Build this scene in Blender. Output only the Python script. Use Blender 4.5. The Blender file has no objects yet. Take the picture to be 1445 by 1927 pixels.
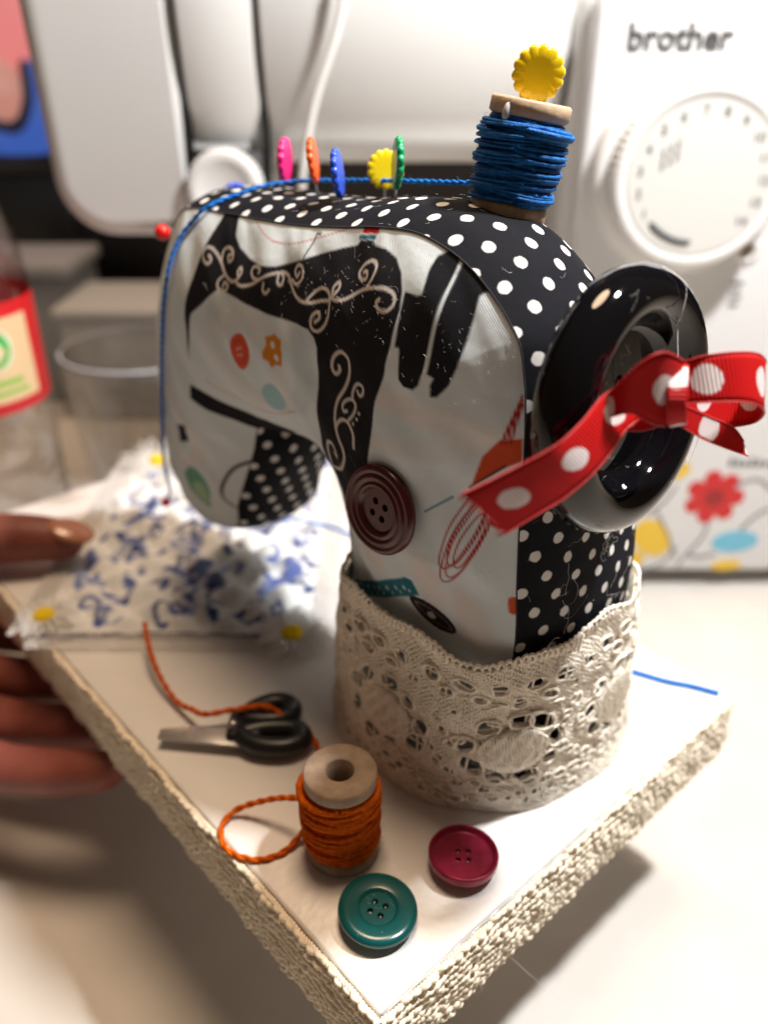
import bpy, bmesh, math, random
import numpy as np
from mathutils import Vector, noise, geometry
random.seed(7); np.random.seed(7)
SC = bpy.context.scene
COL = SC.collection

# ------------------------------------------------------------------ camera, light, exposure
cam_d = bpy.data.cameras.new('camera')
cam = bpy.data.objects.new('camera', cam_d); COL.objects.link(cam)
cam_d.sensor_fit = 'VERTICAL'; cam_d.sensor_height = 36.0; cam_d.sensor_width = 27.0
cam_d.lens = 28.96
cam_d.clip_start = 0.01; cam_d.clip_end = 20.0
cam.location = (0, 0, 0.185)
cam.rotation_euler = (math.radians(90 - 29), 0, 0)
cam_d.dof.use_dof = True
cam_d.dof.focus_distance = 0.182
cam_d.dof.aperture_fstop = 7.5
SC.camera = cam

world = bpy.data.worlds.new('World'); SC.world = world
world.use_nodes = True
wbg = world.node_tree.nodes['Background']
wbg.inputs['Color'].default_value = (1.0, 0.66, 0.45, 1)
wbg.inputs['Strength'].default_value = 0.062

def lamp(name, loc, energy, radius, color):
    d = bpy.data.lights.new(name, 'POINT'); d.energy = energy; d.shadow_soft_size = radius; d.color = color
    o = bpy.data.objects.new(name, d); COL.objects.link(o); o.location = loc
    return o
lamp('desk_lamp_light', (0.205, 0.180, 0.490), 15.5, 0.017, (1.0, 0.98, 0.955))

fill_d = bpy.data.lights.new('overhead_fill_light', 'AREA'); fill_d.shape = 'DISK'; fill_d.size = 0.5; fill_d.energy = 14.0; fill_d.color = (1.0, 0.71, 0.47)  # unseen warm disc added overhead as fill for the table and board
fill_o = bpy.data.objects.new('overhead_fill_light', fill_d); COL.objects.link(fill_o)
fill_o.location = (0.05, 0.42, 1.50)
fill_o.rotation_euler = (Vector((-0.02, 0.22, 0)) - Vector(fill_o.location)).to_track_quat('-Z', 'Y').to_euler()

SC.view_settings.view_transform = 'Standard'
SC.view_settings.look = 'None'
SC.view_settings.exposure = 0.16
SC.view_settings.gamma = 1.0

# ------------------------------------------------------------------ frames and helpers (all lengths in mm)
MM = 0.001
C0 = np.array([-0.06, 107.97, 0.0])
AV = np.array([-0.66913, 0.74314, 0.0])      # along the board's long side, away from the camera
BV = np.array([0.74314, 0.66913, 0.0])       # along the board's short side
ZV = np.array([0.0, 0.0, 1.0])
def W(a, b, z=0.0): return C0 + a * AV + b * BV + z * ZV

def empty(name, loc, label, cat, group=None):
    o = bpy.data.objects.new(name, None); COL.objects.link(o)
    o.empty_display_size = 0.005
    o.location = Vector(loc) * MM
    o['label'] = label; o['category'] = cat
    if group: o['group'] = group
    o['_loc'] = [float(v) for v in loc]
    return o
def base_of(o):
    return np.array(list(o['_loc'])) if o is not None and '_loc' in o else np.zeros(3)
def obj(name, V, F, mat, parent=None, smooth=True, loc=None):
    """V in mm world coordinates; the object's origin goes to the parent's origin (or loc)."""
    V = np.asarray(V, float)
    if parent is not None: org = base_of(parent)
    elif loc is not None: org = np.array(loc, float)
    else: org = np.array([V[:, 0].mean(), V[:, 1].mean(), V[:, 2].min()])
    me = bpy.data.meshes.new(name)
    me.from_pydata(((V - org) * MM).tolist(), [], F)
    me.validate(); me.update()
    if smooth: me.polygons.foreach_set('use_smooth', [True] * len(me.polygons))
    if mat is not None: me.materials.append(mat)
    o = bpy.data.objects.new(name, me); COL.objects.link(o)
    o['_loc'] = [float(v) for v in org]
    if parent is not None: o.parent = parent
    else: o.location = Vector(org) * MM
    return o
def tag(o, label, cat=None, group=None, kind=None):
    if label: o['label'] = label
    if cat: o['category'] = cat
    if group: o['group'] = group
    if kind: o['kind'] = kind
    return o
class MB:
    def __init__(s): s.V = []; s.F = []
    def add(s, V, F):
        n = len(s.V); s.V.extend([tuple(v) for v in V]); s.F.extend([tuple(i + n for i in f) for f in F]); return s
    def obj(s, name, mat, parent=None, **k): return obj(name, np.array(s.V), s.F, mat, parent, **k)

def catmull(P, n=8, closed=False):
    P = np.array(P, float); N = len(P); out = []
    for i in range(N if closed else N - 1):
        if closed: p0, p1, p2, p3 = (P[(i + k - 1) % N] for k in range(4))
        else: p0, p1, p2, p3 = (P[min(max(i + k - 1, 0), N - 1)] for k in range(4))
        for j in range(n):
            t = j / n
            out.append(.5 * ((2 * p1) + (p2 - p0) * t + (2 * p0 - 5 * p1 + 4 * p2 - p3) * t * t + (3 * p1 - p0 - 3 * p2 + p3) * t ** 3))
    if not closed: out.append(P[-1])
    return np.array(out)
def tube(P, r, sides=8, closed=False, caps=True):
    P = np.array(P, float); N = len(P); V = []; F = []
    r = np.broadcast_to(np.array(r, float), (N,))
    T = np.roll(P, -1, 0) - np.roll(P, 1, 0)
    if not closed: T[0] = P[1] - P[0]; T[-1] = P[-1] - P[-2]
    T /= np.linalg.norm(T, axis=1)[:, None].clip(1e-9)
    ref = np.array([0.13, 0.31, 0.94]); 
    if abs(T[0] @ ref) > .9: ref = np.array([1., 0, 0])
    u = np.cross(T[0], ref); u /= np.linalg.norm(u)
    for i in range(N):
        u = u - T[i] * (u @ T[i]); u /= max(np.linalg.norm(u), 1e-9); v = np.cross(T[i], u)
        for k in range(sides):
            t = 2 * math.pi * k / sides
            V.append(P[i] + r[i] * (math.cos(t) * u + math.sin(t) * v))
    for i in range(N if closed else N - 1):
        j = (i + 1) % N
        for k in range(sides):
            l = (k + 1) % sides
            F.append((i * sides + k, i * sides + l, j * sides + l, j * sides + k))
    if caps and not closed:
        F.append(tuple(range(sides))[::-1]); F.append(tuple((N - 1) * sides + k for k in range(sides)))
    return V, F
def basis(n, up=(0, 0, 1)):
    n = np.array(n, float); n /= np.linalg.norm(n); up = np.array(up, float)
    if abs(n @ up) > .98: up = np.array([1., 0, 0])
    x = np.cross(up, n); x /= np.linalg.norm(x); y = np.cross(n, x)
    return x, y, n
def place(L, org, n, up=(0, 0, 1)):
    x, y, z = basis(n, up); L = np.array(L, float)
    return np.array(org) + L[:, :1] * x + L[:, 1:2] * y + L[:, 2:3] * z
def lathe(prof, seg=48, closed=False):
    """profile [(r, h)] about local z; r=0 at ends makes a cap"""
    V = []; F = []; idx = []
    for r, h in prof:
        if r < 1e-6: idx.append([len(V)]); V.append((0, 0, h))
        else:
            idx.append(list(range(len(V), len(V) + seg)))
            V += [(r * math.cos(2 * math.pi * k / seg), r * math.sin(2 * math.pi * k / seg), h) for k in range(seg)]
    pairs = list(zip(idx[:-1], idx[1:]))
    if closed: pairs.append((idx[-1], idx[0]))
    for A, B in pairs:
        for k in range(seg):
            l = (k + 1) % seg
            if len(A) == 1 and len(B) == 1: continue
            if len(A) == 1: F.append((A[0], B[k], B[l]))
            elif len(B) == 1: F.append((A[k], B[0], A[l]))
            else: F.append((A[k], B[k], B[l], A[l]))
    return V, F
def rbox(lo, hi, bev=2.0, seg=3):
    """box with rounded edges"""
    bm = bmesh.new(); bmesh.ops.create_cube(bm, size=1.0)
    lo = np.array(lo, float); hi = np.array(hi, float)
    for v in bm.verts:
        for k in range(3): v.co[k] = lo[k] + (v.co[k] + .5) * (hi[k] - lo[k])
    if bev > 0: bmesh.ops.bevel(bm, geom=bm.edges[:], offset=bev, segments=seg, affect='EDGES', profile=.5)
    bm.verts.index_update()
    V = [tuple(v.co) for v in bm.verts]; F = [tuple(v.index for v in f.verts) for f in bm.faces]; bm.free()
    return V, F
def rrect(x0, x1, z0, z1, r, n=6):
    """rounded rectangle outline, counter-clockwise; r may be 4 radii (bl, br, tr, tl)"""
    if not isinstance(r, (tuple, list)): r = (r,) * 4
    out = []
    for (cx, cz, rr, t0) in ((x0 + r[0], z0 + r[0], r[0], 180), (x1 - r[1], z0 + r[1], r[1], 270), (x1 - r[2], z1 - r[2], r[2], 0), (x0 + r[3], z1 - r[3], r[3], 90)):
        for k in range(n + 1):
            t = math.radians(t0 + 90 * k / n); out.append((cx + rr * math.cos(t), cz + rr * math.sin(t)))
    return out
def slab(outline, depth, rnd=0.0, steps=4):
    """outline (x, y) extruded 0..depth along z, front edge (z=depth) rounded by rnd -> local V, F"""
    P = np.array(outline, float); n = len(P); V = []; F = []
    T = np.roll(P, -1, 0) - np.roll(P, 1, 0); T /= np.linalg.norm(T, axis=1)[:, None].clip(1e-9)
    Nn = np.stack([-T[:, 1], T[:, 0]], 1)       # inward for ccw
    rings = [(0.0, 0.0), (0.0, depth - rnd)]
    if rnd > 0: rings += [(rnd * (1 - math.cos(math.pi / 2 * k / steps)), depth - rnd + rnd * math.sin(math.pi / 2 * k / steps)) for k in range(1, steps + 1)]
    for ins, h in rings:
        q = P + Nn * ins; V += [(x, y, h) for x, y in q]
    for i in range(len(rings) - 1):
        for k in range(n):
            l = (k + 1) % n; F.append((i * n + k, i * n + l, (i + 1) * n + l, (i + 1) * n + k))
    F.append(tuple(range(n))[::-1]); m = (len(rings) - 1) * n; F.append(tuple(m + k for k in range(n)))
    return V, F
def fbm(p, s, o=3):
    return noise.fractal(Vector((p[0] * s, p[1] * s, p[2] * s)), 1.0, 2.0, o)
def text_mesh(body, size, bold=0.0, depth=0.2):
    c = bpy.data.curves.new('lettering', 'FONT'); c.body = body; c.size = size; c.offset = bold; c.extrude = depth
    c.align_x = 'CENTER'; c.align_y = 'CENTER'; c.resolution_u = 3
    t = bpy.data.objects.new('lettering', c); COL.objects.link(t)
    dg = bpy.context.evaluated_depsgraph_get(); me = t.evaluated_get(dg).to_mesh()
    V = [tuple(v.co) for v in me.vertices]; F = [tuple(p.vertices) for p in me.polygons]
    t.evaluated_get(dg).to_mesh_clear(); bpy.data.objects.remove(t); bpy.data.curves.remove(c)
    return V, F

# ------------------------------------------------------------------ materials
def nt_of(name):
    m = bpy.data.materials.new(name); m.use_nodes = True
    nt = m.node_tree; b = nt.nodes['Principled BSDF']; return m, nt, b
def mat(name, color, rough=.5, spec=.5, metal=0.0, bump=0.0, bscale=800.0, vary=0.0, vscale=120.0, sheen=0.0, coat=0.0, sss=0.0, detail=4.0, color2=None):
    m, nt, b = nt_of(name)
    b.inputs['Base Color'].default_value = (*color, 1)
    b.inputs['Roughness'].default_value = rough; b.inputs['Specular IOR Level'].default_value = spec
    b.inputs['Metallic'].default_value = metal; b.inputs['Coat Weight'].default_value = coat
    if sheen: b.inputs['Sheen Weight'].default_value = sheen; b.inputs['Sheen Roughness'].default_value = .5
    if sss:
        b.inputs['Subsurface Weight'].default_value = sss; b.inputs['Subsurface Radius'].default_value = (1, .45, .3); b.inputs['Subsurface Scale'].default_value = .002
    tc = nt.nodes.new('ShaderNodeTexCoord')
    if vary or color2:
        n = nt.nodes.new('ShaderNodeTexNoise'); n.inputs['Scale'].default_value = vscale; n.inputs['Detail'].default_value = detail
        nt.links.new(tc.outputs['Object'], n.inputs['Vector'])
        mx = nt.nodes.new('ShaderNodeMix'); mx.data_type = 'RGBA'
        c2 = color2 or tuple(c * (1 - vary) for c in color)
        mx.inputs['A'].default_value = (*color, 1); mx.inputs['B'].default_value = (*c2, 1)
        rp = nt.nodes.new('ShaderNodeMapRange'); rp.inputs['From Min'].default_value = .35; rp.inputs['From Max'].default_value = .68
        nt.links.new(n.outputs['Fac'], rp.inputs['Value']); nt.links.new(rp.outputs['Result'], mx.inputs['Factor'])
        nt.links.new(mx.outputs['Result'], b.inputs['Base Color'])
    if bump:
        n2 = nt.nodes.new('ShaderNodeTexNoise'); n2.inputs['Scale'].default_value = bscale; n2.inputs['Detail'].default_value = 3
        nt.links.new(tc.outputs['Object'], n2.inputs['Vector'])
        bp = nt.nodes.new('ShaderNodeBump'); bp.inputs['Strength'].default_value = bump; bp.inputs['Distance'].default_value = .0006
        nt.links.new(n2.outputs['Fac'], bp.inputs['Height']); nt.links.new(bp.outputs['Normal'], b.inputs['Normal'])
    return m
def math_node(nt, op, a=None, b=None):
    n = nt.nodes.new('ShaderNodeMath'); n.operation = op
    for k, v in ((0, a), (1, b)):
        if v is None: continue
        if isinstance(v, (int, float)): n.inputs[k].default_value = v
        else: nt.links.new(v, n.inputs[k])
    return n.outputs[0]
def weave_bump(nt, b, uvx, uvy, pitch, strength):
    """plain weave: over-under relief from two crossed sines (uv in mm)"""
    k = 2 * math.pi / pitch
    h = math_node(nt, 'MULTIPLY', math_node(nt, 'SINE', math_node(nt, 'MULTIPLY', uvx, k)), math_node(nt, 'SINE', math_node(nt, 'MULTIPLY', uvy, k)))
    bp = nt.nodes.new('ShaderNodeBump'); bp.inputs['Strength'].default_value = strength; bp.inputs['Distance'].default_value = .00012
    nt.links.new(h, bp.inputs['Height'])
    n = nt.nodes.new('ShaderNodeTexNoise'); n.inputs['Scale'].default_value = 260.0
    tc = nt.nodes.new('ShaderNodeTexCoord'); nt.links.new(tc.outputs['Object'], n.inputs['Vector'])
    b2 = nt.nodes.new('ShaderNodeBump'); b2.inputs['Strength'].default_value = .25; b2.inputs['Distance'].default_value = .0006
    nt.links.new(n.outputs['Fac'], b2.inputs['Height']); nt.links.new(bp.outputs['Normal'], b2.inputs['Normal'])
    nt.links.new(b2.outputs['Normal'], b.inputs['Normal'])
    return h
def uv_nodes(nt, name):
    u = nt.nodes.new('ShaderNodeUVMap'); u.uv_map = name
    s = nt.nodes.new('ShaderNodeSeparateXYZ'); nt.links.new(u.outputs['UV'], s.inputs[0]); return s.outputs[0], s.outputs[1]
def mat_print(name, rough=.85, pitch=.56, strength=.22, dark=.14):
    m, nt, b = nt_of(name); b.inputs['Roughness'].default_value = rough; b.inputs['Specular IOR Level'].default_value = .2
    at = nt.nodes.new('ShaderNodeAttribute'); at.attribute_name = 'print'
    x, y = uv_nodes(nt, 'cloth')
    h = weave_bump(nt, b, x, y, pitch, strength)
    f = math_node(nt, 'MULTIPLY', math_node(nt, 'ADD', h, 1.0), dark * .5)
    f = math_node(nt, 'SUBTRACT', 1.0, f)
    mx = nt.nodes.new('ShaderNodeVectorMath'); mx.operation = 'SCALE'
    nt.links.new(at.outputs['Color'], mx.inputs[0]); nt.links.new(f, mx.inputs['Scale']); nt.links.new(mx.outputs[0], b.inputs['Base Color'])
    return m
def mat_dots(name, base, dot, px, py, rad, ang=0.0, rough=.85, pitch=.5, strength=.35, ribs=None, soft=.15):
    """staggered polka dots in uv millimetres; ribs = rib pitch for grosgrain instead of plain weave"""
    m, nt, b = nt_of(name); b.inputs['Roughness'].default_value = rough; b.inputs['Specular IOR Level'].default_value = .14
    x, y = uv_nodes(nt, 'cloth')
    ca, sa = math.cos(ang), math.sin(ang)
    xr = math_node(nt, 'ADD', math_node(nt, 'MULTIPLY', x, ca), math_node(nt, 'MULTIPLY', y, -sa))
    yr = math_node(nt, 'ADD', math_node(nt, 'MULTIPLY', x, sa), math_node(nt, 'MULTIPLY', y, ca))
    # slightly uneven printing
    n = nt.nodes.new('ShaderNodeTexNoise'); n.inputs['Scale'].default_value = 900.0
    tc = nt.nodes.new('ShaderNodeTexCoord'); nt.links.new(tc.outputs['Object'], n.inputs['Vector'])
    jit = math_node(nt, 'MULTIPLY', math_node(nt, 'SUBTRACT', n.outputs['Fac'], .5), .5)
    ds = []
    for off in (0.0, .5):
        fx = math_node(nt, 'MULTIPLY', math_node(nt, 'SUBTRACT', math_node(nt, 'FRACT', math_node(nt, 'ADD', math_node(nt, 'DIVIDE', xr, px), 100.5 + off)), .5), px)
        fy = math_node(nt, 'MULTIPLY', math_node(nt, 'SUBTRACT', math_node(nt, 'FRACT', math_node(nt, 'ADD', math_node(nt, 'DIVIDE', yr, py), 100.5 + off)), .5), py)
        ds.append(math_node(nt, 'SQRT', math_node(nt, 'ADD', math_node(nt, 'MULTIPLY', fx, fx), math_node(nt, 'MULTIPLY', fy, fy))))
    d = math_node(nt, 'ADD', math_node(nt, 'MINIMUM', ds[0], ds[1]), jit)
    mr = nt.nodes.new('ShaderNodeMapRange'); mr.inputs['From Min'].default_value = rad - soft; mr.inputs['From Max'].default_value = rad + soft
    mr.inputs['To Min'].default_value = 1; mr.inputs['To Max'].default_value = 0
    nt.links.new(d, mr.inputs['Value'])
    mx = nt.nodes.new('ShaderNodeMix'); mx.data_type = 'RGBA'; mx.inputs['A'].default_value = (*base, 1); mx.inputs['B'].default_value = (*dot, 1)
    nt.links.new(mr.outputs['Result'], mx.inputs['Factor'])
    if ribs:
        h = math_node(nt, 'SINE', math_node(nt, 'MULTIPLY', x, 2 * math.pi / ribs))
        bp = nt.nodes.new('ShaderNodeBump'); bp.inputs['Strength'].default_value = .6; bp.inputs['Distance'].default_value = .00018
        nt.links.new(h, bp.inputs['Height']); nt.links.new(bp.outputs['Normal'], b.inputs['Normal'])
        dk = .25
    else:
        h = weave_bump(nt, b, x, y, pitch, strength); dk = .12
    f = math_node(nt, 'SUBTRACT', 1.0, math_node(nt, 'MULTIPLY', math_node(nt, 'ADD', h, 1.0), dk * .5))
    sc = nt.nodes.new('ShaderNodeVectorMath'); sc.operation = 'SCALE'
    nt.links.new(mx.outputs['Result'], sc.inputs[0]); nt.links.new(f, sc.inputs['Scale']); nt.links.new(sc.outputs[0], b.inputs['Base Color'])
    return m
def mat_emit(name, color, s):
    m, nt, b = nt_of(name)
    b.inputs['Base Color'].default_value = (.01, .01, .01, 1); b.inputs['Emission Color'].default_value = (*color, 1); b.inputs['Emission Strength'].default_value = s
    return m
def mat_thin(name, tint, fac=.08, rough=.03):
    """thin clear plastic or glass: mostly straight-through, Fresnel gloss on top"""
    m = bpy.data.materials.new(name); m.use_nodes = True; nt = m.node_tree; nt.nodes.clear()
    o = nt.nodes.new('ShaderNodeOutputMaterial'); t = nt.nodes.new('ShaderNodeBsdfTransparent'); g = nt.nodes.new('ShaderNodeBsdfGlossy')
    t.inputs['Color'].default_value = (*tint, 1); g.inputs['Roughness'].default_value = rough
    lw = nt.nodes.new('ShaderNodeLayerWeight'); lw.inputs['Blend'].default_value = .25
    f = math_node(nt, 'ADD', math_node(nt, 'MULTIPLY', lw.outputs['Facing'], .5), fac)
    mx = nt.nodes.new('ShaderNodeMixShader'); nt.links.new(f, mx.inputs[0]); nt.links.new(t.outputs[0], mx.inputs[1]); nt.links.new(g.outputs[0], mx.inputs[2])
    nt.links.new(mx.outputs[0], o.inputs['Surface']); return m
def set_uv(o, UV):
    me = o.data; uvl = me.uv_layers.new(name='cloth')
    li = np.zeros(len(me.loops), dtype=np.int32); me.loops.foreach_get('vertex_index', li)
    uvl.data.foreach_set('uv', np.asarray(UV, np.float32)[li].ravel())
def set_color(o, RGB, name='print'):
    at = o.data.color_attributes.new(name, 'FLOAT_COLOR', 'POINT')
    c = np.ones((len(RGB), 4), np.float32); c[:, :3] = RGB; at.data.foreach_set('color', c.ravel())
def rot2(P, c, s): return [(x * c - y * s, x * s + y * c) for x, y in P]

M = {}
M['white_plastic'] = mat('white_plastic', (.72, .715, .70), .38, .5, bump=.02, bscale=300)
M['white_plastic_face'] = mat('white_plastic_face', (.69, .69, .695), .45, .4)
M['table'] = mat('table_laminate', (.69, .66, .62), .42, .4, bump=.05, bscale=220, vary=.09, vscale=26, detail=8.0)
M['paint'] = mat('white_board_paint', (.80, .79, .77), .34, .5, bump=.16, bscale=420, vary=.05, vscale=60)
M['board_side'] = mat('board_side_wood', (.62, .58, .52), .6, .3, bump=.2)
M['lace'] = mat('cream_cotton_lace', (.97, .90, .78), .95, .1, bump=.22, bscale=2400, vary=.08, vscale=500)
M['trim'] = mat('ecru_cotton_trim', (.97, .88, .72), .95, .1, bump=.28, bscale=2400, vary=.10, vscale=500)
M['black_gloss'] = mat('black_gloss_plastic', (.003, .003, .004), .045, .42)
M['maroon'] = mat('maroon_button', (.085, .010, .016), .25, .5, vary=.3, vscale=200)
M['crimson'] = mat('crimson_button', (.30, .010, .045), .3, .6, metal=.35, vary=.3, vscale=500, bump=.05, bscale=600)
M['teal'] = mat('teal_button', (.004, .088, .092), .2, .5)
M['grey_button'] = mat('grey_shell_button', (.30, .26, .22), .35, .5, vary=.3)
M['hole'] = mat('hole_dark', (.012, .012, .012), .5)
M['glue'] = mat('clear_glue', (.55, .55, .55), .12, .6)
M['wood'] = mat('pale_spool_wood', (.56, .40, .26), .6, .3, bump=.2, bscale=900, vary=.25, vscale=260)
M['wood_grey'] = mat('spool_wood_end', (.36, .27, .20), .65, .3, bump=.25, bscale=1200, vary=.25, vscale=400)
M['orange_yarn'] = mat('orange_yarn', (.74, .135, .004), .9, .1, bump=.6, bscale=2200, vary=.35, vscale=900)
M['blue_yarn'] = mat('blue_floss', (.004, .17, .56), .6, .3, bump=.6, bscale=2600, color2=(.003, .09, .32), vscale=700)
M['blue_line'] = mat('blue_thread', (.01, .20, .72), .7, .2, bump=.4, bscale=2500, color2=(.008, .12, .45), vscale=600)
M['steel'] = mat('steel', (.55, .55, .55), .28, .5, metal=1.0)
M['blade'] = mat('scissor_blade_steel', (.62, .61, .60), .32, .5, metal=.7)
M['black_plastic'] = mat('black_plastic', (.01, .012, .014), .35, .5)
for k, c in dict(pink=(.80, .012, .20), orange=(.85, .10, .008), blue=(.02, .085, .62), yellow=(.84, .62, .01), green=(.005, .33, .12), red=(.72, .01, .006)).items():
    M['pin_' + k] = mat('pin_head_' + k, c, .25, .5, sss=.12)
M['skin'] = mat('skin', (.25, .072, .052), .5, .35, sss=.25, vary=.2, vscale=90, bump=.25, bscale=500)
M['nail'] = mat('finger_nail', (.40, .17, .10), .2, .6)
M['daisy'] = mat('daisy_petal_thread', (.82, .82, .80), .9, .1, bump=.4, bscale=1500)
M['daisy_eye'] = mat('daisy_centre_thread', (.80, .58, .015), .9, .1, bump=.5, bscale=1500)
M['white_lace'] = mat('white_lace', (.80, .79, .78), .95, .1, bump=.5, bscale=1300, sheen=.2)
M['navy_ribbon'] = mat('navy_stitching', (.07, .08, .17), .9, .1, bump=.6, bscale=1600, color2=(.42, .41, .45), vscale=1100)
M['logo'] = mat('grey_logo_ink', (.07, .07, .07), .4)
M['ink'] = mat('pale_grey_ink', (.20, .20, .21), .5)
M['dark_ink'] = mat('slate_ink', (.05, .06, .07), .5)
M['slot'] = mat('dark_slot', (.012, .012, .012), .6)
M['orange_fuzz'] = mat('orange_fuzz', (.80, .22, .03), .8, .2)
M['blue_fuzz'] = mat('blue_fuzz', (.03, .24, .62), .8, .2)
M['hair'] = mat('white_lint', (.80, .80, .80), .7, .3)
M['hair_dark'] = mat('grey_hair', (.25, .22, .20), .6, .3)

# ------------------------------------------------------------------ measured outlines and print shapes (mm, in the toy's own frame)
OUT = [(149.6,145.3),(127.8,146.6),(108.5,147.1),(94.5,147.7),(77.6,149.4),(66.2,150.9),(55.6,151.7),(49.0,151.3),(41.1,149.2),(34.9,146.4),(28.8,142.1),(24.1,137.7),(21.3,134.0),(19.8,128.8),(18.6,122.2),(17.6,108.0),(17.5,97.6),(16.5,78.5),(15.4,61.4),(17.5,30.0),(19.0,0.0),(76.0,0.0),(77.0,30.0),(75.9,61.5),(78.3,74.4),(82.2,83.0),(87.2,87.8),(94.4,89.5),(104.7,88.3),(118.7,85.4),(123.6,75.3),(131.1,61.1),(142.3,41.6),(155.7,35.5),(173.5,31.4),(182.6,35.4),(182.9,50.5),(180.1,76.9),(175.8,103.2),(169.7,122.1),(160.9,135.4)]
BLACK1 = [(127.8,147.7),(130.0,139.6),(132.1,132.3),(133.8,123.6),(135.3,117.7),(135.8,104.8),(133.9,114.2),(130.8,120.1),(124.7,124.8),(119.0,128.8),(107.9,128.4),(95.6,126.9),(81.3,127.6),(76.4,127.4),(74.0,125.9),(72.9,123.7),(73.8,112.8),(75.3,103.2),(77.4,95.5),(78.1,90.8),(73.1,84.3),(69.5,80.4),(57.5,90.1),(54.0,100.3),(52.9,107.8),(51.2,116.5),(48.9,123.6),(47.7,129.9),(47.6,137.5),(48.5,140.9),(50.6,144.2),(53.8,146.6),(58.3,147.8),(62.2,147.9),(63.7,148.7),(68.0,148.1),(68.5,147.0),(73.0,145.8),(80.0,143.6),(85.4,141.6),(95.8,138.3),(102.2,137.6),(108.6,138.2),(114.3,139.9),(118.3,142.4),(121.4,147.9)]
BLACK2 = [(40.8,150.2),(43.8,148.2),(44.1,146.1),(43.5,143.0),(43.3,141.1),(44.2,140.7),(47.8,141.0),(46.7,132.0),(46.6,129.9),(45.4,129.9),(44.8,126.5),(44.2,123.4),(42.7,122.2),(40.3,122.0),(39.2,123.1),(38.9,125.8),(38.4,148.0)]
BLACK3 = [(37.7,148.4),(38.0,125.8),(36.4,125.1),(36.9,123.5),(36.3,121.1),(35.0,121.3),(32.9,124.2),(31.5,128.3),(31.0,133.1),(31.1,137.7),(31.5,142.1),(30.8,142.8),(26.8,144.0)]
BAND = [(138.5,96.6),(127.4,93.3),(115.8,90.2),(104.9,90.4),(98.5,90.0),(110.4,85.4),(120.1,84.3),(125.7,86.4),(133.7,88.8),(139.3,91.8)]
BUCKLE = [(149.7,80.0),(144.7,80.9),(147.1,74.1),(152.1,72.2)]
ORANGE = [(22.0,113.9),(18.2,114.5),(17.9,109.2),(20.7,107.6),(26.7,102.2),(26.4,103.3),(25.0,109.6)]
TEALB = [(75.0,51.3),(43.0,72.2),(41.0,72.0),(39.1,68.1),(75.2,46.4)]
REDRECT = [(69.1,151.0),(63.8,151.7),(63.0,150.1),(68.4,149.4)]
TEALRECT = [(69.3,149.0),(63.5,149.8),(63.1,148.9),(68.8,148.1)]
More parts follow.
